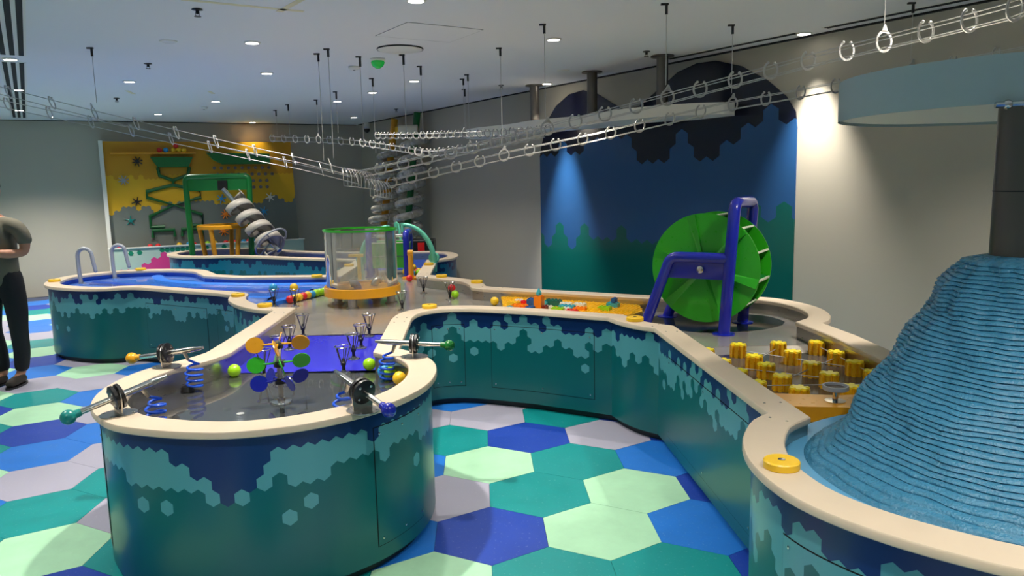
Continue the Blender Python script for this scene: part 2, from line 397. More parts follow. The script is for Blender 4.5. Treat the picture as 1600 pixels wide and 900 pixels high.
# washers close to the walls
for s, off, pw, lb in [(4.62, .30, 7.0, 'lit downlight washing the blue mural behind the white canopy'), (9.55, .75, 2.0, 'lit downlight washing the corner above the clear spiral')]:
    p = wallp(s, off); downlight(p.x, p.y, lb, pw, size=46, blend=1.)
p = BW0 + BWD * 3.3 + BWN * .3; downlight(p.x, p.y, 'lit downlight hugging the rear wall above the yellow ball wall', .35, size=90)

spr_b = MB().lathe([(.032, 0), (.036, -.006), (.012, -.012), (.010, -.03), (.0001, -.034)], seg=16).build('escutcheon', M_black, data_only=True)
spr_d = MB().lathe([(.0001, -.045), (.022, -.045), (.022, -.049), (.0001, -.049)], seg=12); spr_d.cyl((.012, 0, -.02), (.012, 0, -.047), .002, seg=6); spr_d.cyl((-.012, 0, -.02), (-.012, 0, -.047), .002, seg=6)
spr_d = spr_d.build('deflector', M_bronze, data_only=True)
for x, y, lb in [(-1.99, 5.057, 'dark sprinkler head nearest the taped ceiling joint'), (-3.288, 7.114, 'dark sprinkler head above the wave pool'), (-4.887, 9.647, 'dark sprinkler head in front of the rear wall, left side'),
                 (1.265, 7.045, 'dark sprinkler head beside the canopy pole'), (-.077, 9.217, 'dark sprinkler head left of the canopy poles'), (-1.71, 11.766, 'tiny dark sprinkler head by the room corner')]:
    t = thing('sprinkler_head', lb, 'sprinkler', (x, y, HCEIL), 'ceiling sprinklers'); link('escutcheon', spr_b, t); link('deflector', spr_d, t)
# slot diffusers
def slot(name, p, q, wid, label, nslot, n0):
    d = (q - p); L = d.length; d.normalize(); sd = Vector((-d.y, d.x, 0)); t = thing(name, label, 'air grille', ((p + q) / 2).to_tuple())
    loc = (p + q) / 2; ang = math.atan2(d.y, d.x)
    MB().box((0, 0, -.002), (L, wid, .004)).build('frame', M_white, t, smooth=0).rotation_euler = (0, 0, ang)
    for k in range(nslot):
        y = (k - (nslot - 1) / 2) * wid / nslot * .96
        MB().box((0, y, -.005), (L - .04, wid / nslot * .55, .004)).build('slot', M_gap, t, smooth=0).rotation_euler = (0, 0, ang)
g0 = Vector((-3.0, 4.72, HCEIL)); dg = (Vector((-7.6, 11.97, HCEIL)) - g0).normalized()
slot('slot_diffuser', g0 - dg * 1.2, g0 + dg * 2.15, .20, 'near length of white grille with three black slots at upper left', 3, 0)
slot('slot_diffuser', g0 + dg * 2.55, g0 + dg * 8.4, .20, 'far length of white grille with three black slots at upper left', 3, 0)
slot('slot_diffuser', Vector((2.50, 6.14, HCEIL)), Vector((3.45, 4.70, HCEIL)), .07, 'near narrow black slot grille along the right wall', 2, 0)
slot('slot_diffuser', Vector((1.55, 7.52, HCEIL)), Vector((2.36, 6.30, HCEIL)), .07, 'narrow black slot grille above the blue mural', 2, 0)
# access hatch outline, ceiling disc, exit dome, smoke detector, tape
t = thing('ceiling_hatch', 'faint square access hatch outlined in the ceiling', 'hatch', (-.6, 5.98, HCEIL))
q4 = [Vector((-1.016, 6.05, 0)), Vector((-.703, 5.58, 0)), Vector((-.175, 5.909, 0)), Vector((-.466, 6.38, 0))]
MB().prism([(p.x + .6, p.y - 5.98) for p in q4], -.004, 0).build('hatch_panel', M_ceil, t, smooth=0)
b = MB(); pts = [(p.x + .6, p.y - 5.98, -.003) for p in q4]; b.tube(pts, .002, 4, closed=True); b.build('hatch_gap', mat('grey_gap', srgb(168, 168, 168), .8, var=0), t)
t = thing('ceiling_speaker', 'large flat white disc on the ceiling in front of the clear cylinder', 'speaker', (-.91, 6.64, HCEIL))
MB().lathe([(.19, 0), (.19, -.012), (.186, -.014), (.0001, -.014)], seg=40).build('grille', M_white, t); MB().lathe([(.193, 0), (.197, 0), (.197, -.011), (.193, -.011)], seg=40, cap=False).build('shadow_ring', M_gap, t)
t = thing('exit_lamp', 'small green glowing dome lamp on the ceiling', 'exit light', (-1.189, 7.143, HCEIL))
MB().lathe([(.07, 0), (.072, -.01), (.06, -.02)], seg=20).build('base', M_white, t)
MB().lathe([(.058, -.02), (.064, -.035), (.05, -.065), (.02, -.085), (.0001, -.088)], seg=16).build('dome', mat('green_lamp_glass', srgb(20, 140, 50), .2, var=.1, emit=(srgb(20, 170, 60), .35)), t)
t = thing('smoke_detector', 'small white smoke detector left of the green dome', 'detector', (-1.493, 7.563, HCEIL))
MB().lathe([(.055, 0), (.055, -.015), (.04, -.03), (.02, -.035), (.0001, -.035)], seg=20).build('body', M_white, t); MB().lathe([(.012, -.034), (.012, -.04), (.0001, -.04)], seg=8).build('sensor_cap', M_black, t)
t = thing('smoke_detector', 'small white smoke detector at the left by the wave pool end', 'detector', (-4.3, 10.9, HCEIL))
MB().lathe([(.055, 0), (.055, -.015), (.04, -.03), (.02, -.035), (.0001, -.035)], seg=20).build('body', M_white, t); MB().lathe([(.012, -.034), (.012, -.04), (.0001, -.04)], seg=8).build('sensor_cap', M_black, t)
M_tape = mat('cream_masking_tape', srgb(225, 215, 180), .7)
for p, q, lb in [((-1.98, 4.80), (-1.34, 5.19), 'long cream tape strip on the ceiling at top'), ((-1.50, 5.18), (-1.20, 4.78), 'short slanted cream tape strip crossing the long one'), ((-4.42, 8.98), (-4.5, 9.3), 'small tape patch on the ceiling left of a sprinkler'), ((-3.55, 9.2), (-3.6, 9.45), 'small tape patch on the ceiling right of a sprinkler')]:
    p = Vector(p + (0,)); q = Vector(q + (0,)); d = (q - p).normalized(); s_ = Vector((-d.y, d.x, 0)) * .022; c = (p + q) / 2
    tag(MB().prism([((a - c).x, (a - c).y) for a in (p - s_, q - s_, q + s_, p + s_)], -.002, 0).build('tape_strip', M_tape, smooth=0, loc=(c.x, c.y, HCEIL)), lb, 'tape')
t = thing('security_camera', 'small dark dome camera in the rear corner below the ceiling', 'camera', (-2.62, 14.2, 2.62))
MB().lathe([(.05, .13), (.05, .03), (.06, .02)], seg=16).build('mount', M_white, t); MB().lathe([(.058, .02), (.05, -.03), (.0001, -.06)], seg=16).build('dome', M_black, t)

# ------------------------------------------------------------------ mural on the right wall
mur_o = [(5.19, .02), (5.19, 1.92), (5.14, 2.08), (4.99, 2.38), (4.83, 2.52), (4.57, 2.63), (4.3, 2.65), (4.04, 2.58), (3.76, 2.44), (3.6, 2.37), (3.35, 2.38), (3.06, 2.52), (2.79, 2.66), (2.54, 2.71), (2.29, 2.70), (1.99, 2.61), (1.7, 2.45), (1.5, 2.29), (1.4, 2.15), (1.38, 2.01), (1.38, .02)]
navy = [(5.16, 1.9), (5.03, 1.86), (4.82, 1.86), (4.76, 2.05), (4.58, 2.05), (4.55, 1.88), (4.26, 1.88), (4.19, 2.09), (4.0, 2.03), (3.72, 2.03), (3.52, 2.13), (3.43, 1.9), (3.35, 1.77), (2.93, 1.77), (2.89, 1.95), (2.78, 2.06), (2.65, 1.92), (2.54, 1.9), (2.50, 1.77), (2.26, 1.77), (2.22, 2.0), (2.12, 2.06), (2.04, 1.9), (1.97, 1.95), (1.9, 2.08), (1.77, 2.08), (1.7, 2.2), (1.6, 2.2), (1.55, 2.08), (1.42, 2.06)]
teal = [(5.14, 1.0), (4.88, 1.0), (4.82, 1.2), (4.72, .95), (4.55, .95), (4.4, 1.0), (4.32, 1.2), (4.2, 1.0), (3.98, .82), (3.77, 1.05), (3.3, .95), (2.8, 1.0), (2.3, .95), (1.95, 1.1), (1.81, 1.35), (1.68, 1.05), (1.5, 1.33), (1.37, 1.2)]
st = lambda L_: [(max(0, (5.2 - s) / 3.85), z) for s, z in L_]
M_mural = hexprint('mural_print', .165, (srgb(10, 14, 40), srgb(36, 80, 132), srgb(10, 90, 84)), st(navy), st(teal), length=3.85, amp=(0, 0), jit=.0, single=.93, band=(.8, 1.15), rough=.22, spec=.5)
b = MB(); pl = [(5.2 - s, z) for s, z in reversed(mur_o)]
MX = Matrix(((-D.x, 0, NI.x), (-D.y, 0, NI.y), (0, 1, 0)))   # local x along the wall towards the viewer, y up, z into the room
b.prism(pl, .0005, .012, M=MX, T=wallp(5.2, 0))
b.uv = {i: (p[0], p[1]) for i, p in enumerate(pl + pl)}
tag(b.build('wall_mural', M_mural, smooth=0), 'tall double-arched blue and teal honeycomb mural on the right wall', 'mural')

# ------------------------------------------------------------------ water table: outline of the rims, counter-clockwise
def cat(p, n_):
    """Catmull-Rom through points"""
    out = []; P_ = [Vector((x, y)) for x, y in p]
    for i in range(len(P_) - 1):
        a, b_, c, d = P_[max(i - 1, 0)], P_[i], P_[i + 1], P_[min(i + 2, len(P_) - 1)]
        k = max(1, int((c - b_).length / n_))
        for t in range(k):
            t /= k
            out.append(.5 * ((2 * b_) + (c - a) * t + (2 * a - 5 * b_ + 4 * c - d) * t * t + (3 * b_ - a - 3 * c + d) * t ** 3))
    out.append(P_[-1]); return out
RIMZ = .66
SEG = [('pool', [(-1.95, 8.02), (-2.917, 8.116), (-3.272, 8.3)], 1), ('pool', [(-3.272, 8.3), (-3.40, 8.5), (-3.62, 8.80), (-3.95, 8.97), (-4.35, 9.02), (-4.72, 8.92), (-4.98, 8.62), (-5.04, 8.3), (-4.97, 7.98), (-4.84, 7.72), (-4.69, 7.55), (-4.46, 7.40), (-4.17, 7.29), (-3.96, 7.28), (-3.84, 7.32), (-3.70, 7.32), (-3.50, 7.22), (-3.07, 6.98), (-2.67, 6.76), (-2.50, 6.62)], 0),
       ('pool', [(-2.50, 6.62), (-2.43, 6.36), (-2.27, 6.08), (-2.08, 5.86), (-1.94, 5.76), (-1.848, 5.734)], 0),
       ('near', [(-1.848, 5.734), (-1.805, 4.862), (-1.785, 4.29)], 1),
       ('near', [(-1.785, 4.29), (-1.83, 4.14), (-1.93, 3.97), (-1.985, 3.75), (-1.975, 3.5), (-1.90, 3.27), (-1.78, 3.09), (-1.63, 2.95), (-1.43, 2.87), (-1.28, 2.835), (-1.12, 2.825), (-.95, 2.86), (-.80, 2.93), (-.67, 3.03), (-.55, 3.16), (-.455, 3.33), (-.405, 3.5), (-.39, 3.68), (-.41, 3.87), (-.46, 4.02), (-.535, 4.14), (-.66, 4.27)], 0),
       ('near', [(-.66, 4.27), (-.716, 5.243)], 1),
       ('brick', [(-.716, 5.243), (-.70, 5.43), (-.63, 5.56), (-.51, 5.63), (-.33, 5.625), (-.1, 5.54)], 0), ('brick', [(-.1, 5.54), (.137, 5.433), (.66, 5.127)], 1),
       ('brick', [(.66, 5.127), (.70, 5.0), (.79, 4.83), (.902, 4.711)], 0),
       ('peg', [(.902, 4.711), (1.016, 2.923)], 1),
       ('mount', [(1.016, 2.923), (.93, 2.84), (.855, 2.70), (.81, 2.58), (.782, 2.42), (.788, 2.25), (.825, 2.1), (.90, 1.96), (1.0, 1.84), (1.1, 1.75), (1.2, 1.675), (1.42, 1.54), (1.75, 1.42), (2.1, 1.4), (2.5, 1.52), (2.8, 1.82), (2.93, 2.25), (2.83, 2.65), (2.5, 2.92), (2.03, 2.95)], 0),
       ('pegb', [(2.03, 2.95), (2.03, 4.368), (1.995, 4.765)], 1),
       ('pegb', [(1.995, 4.765), (2.09, 4.87), (2.17, 5.06), (2.205, 5.3), (2.17, 5.56), (2.07, 5.78), (1.93, 5.90), (1.75, 5.94), (1.5, 5.96)], 0),
       ('brickb', [(1.5, 5.96), (1.141, 6.08), (.577, 6.393), (-.175, 6.80)], 1),
       ('rear', [(-.175, 6.80), (-.235, 6.86), (-.26, 7.02), (-.35, 7.28), (-.52, 7.49), (-.70, 7.66), (-.856, 7.83)], 0),
       ('far', [(-.856, 7.83), (-.919, 9.343)], 1), ('far', [(-.919, 9.343), (-.77, 9.5), (-.70, 9.78), (-.72, 10.1), (-.84, 10.42), (-1.08, 10.65)], 0),
       ('far', [(-1.08, 10.65), (-1.9, 10.75), (-2.70, 10.95)], 1), ('far', [(-2.70, 10.95), (-3.35, 11.35), (-3.75, 11.75), (-4.14, 11.98), (-4.6, 11.98), (-4.98, 11.75), (-5.15, 11.35), (-5.03, 10.97), (-4.75, 10.68), (-4.35, 10.54), (-4.0, 10.56), (-3.6, 10.40), (-3.1, 10.12)], 0),
       ('far', [(-3.1, 10.12), (-2.41, 9.78), (-1.99, 9.56)], 1), ('far', [(-1.99, 9.56), (-1.95, 8.02)], 1)]
PTS = []; SEC = {}
for nm, p, straight in SEG:
    sm = cat(p, .045) if not straight else []
    if straight:
        for a_, b_ in zip(p[:-1], p[1:]):
            a_ = Vector(a_); b_ = Vector(b_); k = max(1, int((b_ - a_).length / .12))
            sm += [a_.lerp(b_, t / k) for t in range(k)]
        sm.append(Vector(p[-1]))
    i0 = len(PTS); PTS += sm[:-1]; SEC.setdefault(nm, [i0, None]); SEC[nm][1] = len(PTS)
NP = len(PTS); NOR = []
for i in range(NP):
    a_ = (PTS[i] - PTS[i - 1]).normalized(); b_ = (PTS[(i + 1) % NP] - PTS[i]).normalized()
    n1 = Vector((-a_.y, a_.x)); n2 = Vector((-b_.y, b_.x)); m_ = (n1 + n2)
    m_ = n1 if m_.length < .2 else m_.normalized(); NOR.append(m_ * (1 / max(.55, m_.dot(n1))))
def secpath(nm):
    i0, i1 = SEC[nm]; idx = [i % NP for i in range(i0, i1 + 1)]
    return [PTS[i] for i in idx], [NOR[i] for i in idx]
def inner(nm, off=.10, rev=False):
    P_, N_ = secpath(nm); r = [(p + n_ * off).to_tuple() for p, n_ in zip(P_, N_)]; return r[::-1] if rev else r
def arclen(P_):
    L = [0.]
    for a_, b_ in zip(P_[:-1], P_[1:]): L.append(L[-1] + (b_ - a_).length)
    return L
def sweep(P_, N_, prof, closed=False, u0=0.):
    b = MB(); n = len(prof); L = arclen(P_)
    for i, (p, q) in enumerate(zip(P_, N_)):
        for (o_, z) in prof:
            v = p + q * o_; b.uv[len(b.v)] = (L[i] + u0, z); b.v.append((v.x, v.y, z))
    m = n if closed else n - 1
    for i in range(len(P_) - 1):
        for k in range(m):
            b.f.append((i * n + k, (i + 1) * n + k, (i + 1) * n + (k + 1) % n, i * n + (k + 1) % n)); b.mi.append(0)
    if closed:
        b.f.append(tuple(range(n))); b.mi.append(0); o_ = (len(P_) - 1) * n; b.f.append(tuple(reversed(range(o_, o_ + n)))); b.mi.append(0)
    return b
RW = .145
C3 = (srgb(10, 44, 98), srgb(82, 152, 160), srgb(6, 94, 96))
TABLES = {'pool': ('wave_pool_table', 'low blue wave pool table with cream rim at left'), 'near': ('water_table', 'rounded cannon table in front with cream rim and honeycomb skirt'),
          'brick': ('water_table', 'middle table section curving in front of the yellow brick tray'), 'peg': ('water_table', 'straight table section beside the yellow pegs, facing the floor'),
          'mount': ('water_table', 'large round table around the blue mound at right front'), 'pegb': ('water_table', 'curved rear table section behind the green wheel'),
          'brickb': ('water_table', 'straight rear table section along the mural behind the bricks'), 'rear': ('water_table', 'small curved table corner with two yellow buttons behind the cylinder'),
          'far': ('water_table', 'farthest table loop holding the grey screw and green frame')}
ROOT = {}
def near_u(nm, xy):
    P_, _ = secpath(nm); L = arclen(P_); k = min(range(len(P_)), key=lambda i: (P_[i] - Vector(xy)).length); return L[k]
screw_me = MB().lathe([(.006, 0), (.006, .002), (.003, .0035), (.0001, .0035)], seg=8).build('screw', M_chrome, data_only=True)
for si, (nm, (oname, lab)) in enumerate(TABLES.items()):
    P_, N_ = secpath(nm); Ltot = arclen(P_)[-1]
    t = thing(oname, lab, 'water table'); ROOT[nm] = t
    if nm == 'near':
        fpt = [((-1.95, 3.4), .56, .45), ((-1.93, 3.3), .56, .38), ((-1.88, 3.24), .55, .48), ((-1.78, 3.1), .57, .44), ((-1.6, 2.94), .575, .42), ((-1.43, 2.87), .565, .42), ((-1.32, 2.84), .50, .385), ((-1.24, 2.83), .44, .37), ((-1.13, 2.826), .34, .34), ((-1.06, 2.84), .40, .36), ((-1.0, 2.85), .47, .40), ((-.94, 2.865), .55, .42), ((-.86, 2.9), .58, .40), ((-.78, 2.94), .585, .38), ((-.7, 3.0), .575, .45), ((-.6, 3.1), .53, .45), ((-.54, 3.18), .57, .42), ((-.46, 3.33), .55, .47), ((-.41, 3.5), .56, .42)]
        us = [(near_u(nm, p) / Ltot, a_, b_) for p, a_, b_ in fpt]
        pre = [(0., .55, .43), (us[0][0] - .05, .55, .44)]; post = [(us[-1][0] + .05, .56, .44), (1., .55, .43)]
        al = pre + us + post
        ms = hexprint('honeycomb_skirt_near', .062, C3, [(u, a_) for u, a_, _ in al], [(u, b_) for u, _, b_ in al], length=Ltot, amp=(.0, .0), jit=.018, single=.965, band=(.25, .42), rough=.30)
    else:
        hw = .055 if nm in ('pool', 'far', 'rear') else .062
        ms = hexprint('honeycomb_skirt_' + nm, hw, C3 if nm != 'far' else (srgb(8, 44, 96), srgb(24, 120, 150), srgb(6, 92, 100)), .552, .415, amp=(.07, .12), freq=(3.2, 3.6), jit=.042, single=.972, band=(.2, .44), rough=.30, seed=si * 7.3)
    sweep(P_, N_, [(.004, RIMZ), (0., RIMZ - .005), (0., RIMZ - .026), (.004, RIMZ - .03), (RW - .003, RIMZ - .03), (RW, RIMZ - .026), (RW, RIMZ - .005), (RW - .005, RIMZ)], True).build('rim_top', M_rim, t, smooth=40)
    sweep(P_, N_, [(.032, ZFL + .05), (.032, RIMZ - .03), (.055, RIMZ - .03), (.055, ZFL + .05)], True).build('skirt_panel', ms, t, smooth=30)
    sweep(P_, N_, [(.075, ZFL), (.075, ZFL + .06), (.10, ZFL + .06), (.10, ZFL)], True).build('toe_kick', M_toe, t, smooth=30)
    sweep(P_, N_, [(RW - .02, .47), (RW - .02, RIMZ - .03), (RW - .008, RIMZ - .03), (RW - .008, .47)], True).build('inner_wall', M_poold if nm == 'pool' else M_steel, t, smooth=30)
    # screws in pairs at rim joints
    for i in (1, len(P_) - 2):
        for o_ in (.04, RW - .035):
            for dd in (0.0,):
                v = P_[i] + N_[i] * o_; link('rim_screw', screw_me, t, (v.x, v.y, RIMZ - .001))
    ROOT[nm + '_m'] = ms
def access(nm, f0, f1, z0, z1):
    P_, N_ = secpath(nm); L = arclen(P_); T_ = L[-1]
    def at(u):
        k = max(i for i in range(len(L)) if L[i] <= u + 1e-9); k = min(k, len(L) - 2); t_ = (u - L[k]) / max(1e-9, L[k + 1] - L[k])
        return P_[k].lerp(P_[k + 1], t_), N_[k].lerp(N_[k + 1], t_)
    us = [T_ * f0] + [u for u in L if T_ * f0 + .01 < u < T_ * f1 - .01] + [T_ * f1]
    ex = [at(u)[0] for u in us]; en = [at(u)[1] for u in us]
    root = ROOT[nm]
    g = .004
    us2 = [us[0] - g] + us[1:-1] + [us[-1] + g]; e2 = [at(u) for u in us2]
    sweep([e[0] for e in e2], [e[1] for e in e2], [(.0315, z0 - g), (.0315, z1 + g)]).build('panel_gap', M_gap, root, smooth=30)
    pn = sweep(ex, en, [(.0295, z0), (.0295, z1)], u0=us[0]).build('access_panel', ROOT[nm + '_m'], root, smooth=30)
    for u in (us[0] + .03, (us[0] + us[-1]) / 2, us[-1] - .03):
        for z in (z0 + .03, z1 - .03):
            p, q = at(u); v = p + q * .0295; o = link('screw', screw_me, pn, (v.x, v.y, z)); d = Vector((-q.x, -q.y, 0)); o.rotation_euler = d.to_track_quat('Z', 'Y').to_euler()
uP = arclen(secpath('pool')[0])[-1]
for a_, b_ in [((-3.62, 7.28), (-2.86, 6.87)), ((-2.72, 6.79), (-2.53, 6.66))]: access('pool', near_u('pool', a_) / uP, near_u('pool', b_) / uP, .06, .50)
uN = arclen(secpath('near')[0])[-1]
for a_, b_ in [((-.61, 3.1), (-.42, 3.45)), ((-1.97, 3.6), (-1.84, 3.16))]: access('near', near_u('near', a_) / uN, near_u('near', b_) / uN, .02, .56)
uB = arclen(secpath('brick')[0])[-1]
for a_, b_ in [((-.6, 5.58), (-.36, 5.625)), ((-.2, 5.58), (.52, 5.22))]: access('brick', near_u('brick', a_) / uB, near_u('brick', b_) / uB, .05, .53)
access('peg', .12, .88, .02, .52)
uM = arclen(secpath('mount')[0])[-1]
access('mount', near_u('mount', (.80, 2.2)) / uM, near_u('mount', (1.42, 1.54)) / uM, .0, .50)

# ------------------------------------------------------------------ basin floors
ZF = .55
def flr(name, poly, z, m, parent, th=.02, sm=0): return MB().prism(poly, z - th, z).build(name, m, parent, smooth=sm)
in_pool = inner('pool', .12)
POOL_EDGE = [(-1.62, 8.14), (-1.80, 7.45), (-2.02, 6.90), (-2.24, 6.42)]
flr('basin_floor', [p for p in in_pool if not (p[1] < 6.40 and p[0] > -2.30)] + POOL_EDGE[::-1], .585, M_pool, ROOT['pool'], .04)
nr = inner('near', .12); nlow = [p for p in nr if p[1] < 4.30]
flr('basin_floor', nlow, .53, M_dark, ROOT['near'])
o = MB().lathe([(.018, 0), (.018, .003), (.012, .004), (.0001, .004)], seg=20).build('drain', M_white, ROOT['near'], loc=(gp(376, 653, .51).x, gp(376, 653, .51).y, .53))
b = MB(); xa = [p for p in nr if p[0] < -1.3 and p[1] > 4.3]; xl = (-1.67, -1.68, -.84, -.83)
b.add([(-1.665, 4.29, .53), (-.775, 4.29, .53), (-.84, 5.27, .548), (-1.70, 5.27, .548)], [(0, 1, 2, 3)]); b.build('ramp', M_violet, ROOT['near'], smooth=0)
main = [(-1.71, 5.27), (-.83, 5.27)] + inner('brick', .12) + [(1.04, 4.62), (1.89, 4.62)] + [p for p in inner('pegb', .12) if p[1] > 4.65] + inner('brickb', .12)[1:] + inner('rear', .12)[1:] + [p for p in inner('far', .12)[1:] if p[1] < 9.3 and p[0] > -1.2] + [(-1.03, 9.3), (-1.84, 9.3), (-1.83, 8.14)] + POOL_EDGE + [(-2.15, 6.2), (-1.95, 5.93), (-1.74, 5.80)]
flr('basin_floor', main, ZF, M_steelf, ROOT['brick'])
farp = [p for p in inner('far', .12) if p[1] > 9.3]
flr('basin_floor', farp, ZF, M_poold, ROOT['far'])
b = MB(); b.add([(1.02, 4.62, .548), (1.89, 4.62, .548), (1.89, 4.50, .525), (1.03, 4.50, .525)], [(0, 3, 2, 1)]); b.build('apron', M_steelf, ROOT['peg'], smooth=0)
flr('basin_floor', [(1.03, 4.50), (1.10, 3.20), (1.90, 3.10), (1.90, 4.50)], .525, M_dark, ROOT['peg'])
mp = inner('mount', .12)
flr('basin_floor', mp, .505, M_steelf, ROOT['mount'])
# raised wave bands in the pool
for k, (pp, zz, wd) in enumerate([([(-4.15, 8.75), (-3.9, 8.35), (-3.4, 8.0), (-2.9, 7.85), (-2.4, 7.75), (-1.85, 7.72)], .595, .20), ([(-4.62, 8.30), (-4.2, 8.05), (-3.7, 7.72), (-3.1, 7.50), (-2.6, 7.36), (-1.95, 7.25)], .595, .18), ([(-4.70, 7.85), (-4.3, 7.66), (-3.8, 7.55), (-3.2, 7.25), (-2.6, 6.95), (-2.2, 6.80)], .592, .16)]):
    pts = cat(pp, .1); b = MB(); n = 7
    for i, p in enumerate(pts):
        q = (pts[min(i + 1, len(pts) - 1)] - pts[max(i - 1, 0)]).normalized(); q = Vector((-q.y, q.x))
        for j in range(n):
            x = (j / (n - 1) - .5); v = p + q * x * wd; b.v.append((v.x, v.y, .583 + (zz - .57) * 1.3 * max(0, math.cos(PI * x)) ** .6))
    for i in range(len(pts) - 1):
        for j in range(n - 1): b.f.append((i * n + j, (i + 1) * n + j, (i + 1) * n + j + 1, i * n + j + 1)); b.mi.append(0)
    b.build('wave_ridge', (M_pool, M_poold, M_pool)[k], ROOT['pool'], smooth=60)
wp = MB().prism([(p[0], p[1]) for p in in_pool if not (p[1] < 6.40 and p[0] > -2.30)] + POOL_EDGE[::-1], .606, .607).build('water_surface', M_water, smooth=0); tag(wp, 'thin sheet of clear water over the blue wave pool', 'water')
wp = MB().prism(nlow, .536, .5365).build('water_surface', M_water, smooth=0); tag(wp, 'thin sheet of clear water over the dark front basin', 'water')
# ------------------------------------------------------------------ yellow rim buttons
cap_me = MB().lathe([(.056, 0), (.058, .002), (.058, .022), (.054, .026), (.0001, .026)], seg=28).build('button_body', M_yellow, data_only=True)
capc_me = MB().lathe([(.012, .0255), (.012, .028), (.0001, .0285)], seg=12).build('button_bolt', M_chrome, data_only=True)
for u, v, lb in [(85, 440, 'at the left tip of the wave pool rim'), (220, 422, 'on the rear rim of the wave pool by the hooked rail'), (372, 463, 'on the front rim just left of the row of balls'), (414, 479, 'on the rim lobe in front of the row of balls'), (495, 433, 'on the pool rim left of the clear cylinder'),
                 (671, 481, 'on the rim in front of the brick tray, beside a wire cup'), (690, 433, 'on the curved rim behind the cylinder, left of its pair'), (745, 442, 'on the curved rim behind the cylinder, right of its pair'), (992, 501, "at the foot of the wheel's blue frame"),
                 (1221, 730, 'nearest of all, beside the blue mound'), (679, 404, 'on the far rim under the turquoise arm'), (670, 414, 'on the far rim beside the pile of balls'), (545, 416, 'on the rim seen through the clear cylinder')]:
    p = gp(u, v, RIMZ)
    t = thing('rim_button', 'round yellow button ' + lb, 'button', (p.x, p.y, RIMZ), 'yellow rim buttons'); link('button_body', cap_me, t); link('button_bolt', capc_me, t)

# ------------------------------------------------------------------ hooked hand rails in the pool
for (u, v, top, lb) in [(128, 441, .98, 'grey hooked rail nearest the left tip of the wave pool'), (181, 433, .98, 'grey hooked rail beside the rear yellow button of the wave pool')]:
    p = gp(u, v, .60); t = thing('hook_rail', lb, 'rail', (p.x, p.y, .585), 'hooked rails in the wave pool')
    hgt = top - .585 - .085; pts = [(-.01, 0, 0), (-.02, 0, hgt * .5), (-.02, 0, hgt)] + [(.06 - .08 * math.cos(a), 0, hgt + .08 * math.sin(a)) for a in [PI * k / 12 for k in range(1, 12)]] + [(.145, 0, hgt - .05), (.165, 0, hgt - .17)]
    MB().tube(pts, .021, 12).build('bent_tube', M_grey, t, smooth=60); MB().ball((.165, 0, hgt - .17), .021, 12, 8).build('end_cap', M_grey, t); MB().lathe([(.04, 0), (.04, .008), (.02, .01)], seg=16).build('foot_flange', M_grey, t)

# ------------------------------------------------------------------ water cannons on the front rim
def cannon(c, to, ballm, label, hose_len, coil):
    c = Vector(c); to = Vector(to); d = (to - c).normalized(); yaw = math.atan2(d.y, d.x); pit = math.asin(d.z)
    t = thing('water_cannon', label, 'water cannon', (c.x, c.y, RIMZ), 'water cannons on the front table', yaw)
    zc = c.z - RIMZ
    R = Matrix.Rotation(-pit, 3, 'Y')
    L = lambda x, y=0., z=0.: Vector((0, 0, zc)) + R @ Vector((x, y, z))
    bp = [(.075 * math.cos(a) * 1.0, .068 * math.sin(a)) for a in [2 * PI * k / 28 for k in range(28)]]
    base = MB().prism(bp, 0, .004).build('base_plate', M_steel, t, smooth=0)
    for x, y in ((.045, .04), (-.045, .04), (.045, -.04), (-.045, -.04)): link('bolt', screw_me, base, (x, y, .004))
    br = [(-.045, .004 - zc), (.045, .004 - zc), (.052, -.02)] + [(.052 * math.cos(a), .052 * math.sin(a)) for a in [PI * k / 12 for k in range(13)]] + [(-.052, -.02)]
    MB().prism(br, -.003, .003, M=Matrix(((0, 0, 1), (1, 0, 0), (0, 1, 0))), T=(0, 0, zc)).build('bracket', M_steel, t, smooth=0)
    MR = R @ Vector((1, 0, 0)).to_track_quat('Z', 'Y').to_matrix()
    for x0, x1 in ((-.020, -.004), (.004, .020)):
        dsk = MB().lathe([(.050, 0), (.054, .002), (.054, x1 - x0 - .002), (.050, x1 - x0)], L(x0), 28, MR).build('flange_disc', M_black, t, smooth=40)
        for k in range(4):
            a = PI / 4 + k * PI / 2; o = link('disc_bolt', screw_me, dsk, L(x0 - .003 if x0 < 0 else x1, .037 * math.cos(a), .037 * math.sin(a)))
            o.rotation_euler = (R @ Vector((-1 if x0 < 0 else 1, 0, 0))).to_track_quat('Z', 'Y').to_euler()
    MB().cyl(L(-.175), L(.02), .0125, seg=16).build('handle_rod', M_chrome, t, smooth=40)
    nz = MB().cyl(L(.02), L(.15), .0155, seg=16).cyl(L(.15), L(.215), .0155, .008, seg=16); nz.build('barrel', M_chrome, t, smooth=40)
    MB().ball(L(-.195), .031, 20, 12).lathe([(.018, 0), (.016, .035)], L(-.182), 14, MR).build('ball_handle', ballm, t, smooth=60)
    f0 = L(.105, 0, -.012); f1 = L(.118, 0, -.055); MB().cyl(f0, f1, .011, .008).build('hose_fitting', M_steel, t)
    pts = [f1]; n = 70; x0, y0 = f1.x + .03, coil[1]; zb = .542 - RIMZ
    for k in range(n):
        f = k / (n - 1); a = 2 * PI * 4.6 * f; rr = coil[0] * min(1, .5 + 2.2 * f) * (1 - .15 * f)
        pts.append(Vector((x0 + rr * math.cos(a), y0 * min(1, f * 3) + rr * math.sin(a), f1.z - .02 + (zb + .02 - f1.z) * f)))
    MB().tube(pts, .0068, 7).build('coil_hose', M_hose, t, smooth=60)
    MB().cyl((pts[-1].x, pts[-1].y, zb - .004), (pts[-1].x, pts[-1].y, zb + .02), .035, .028).build('hose_foot', M_black, t)
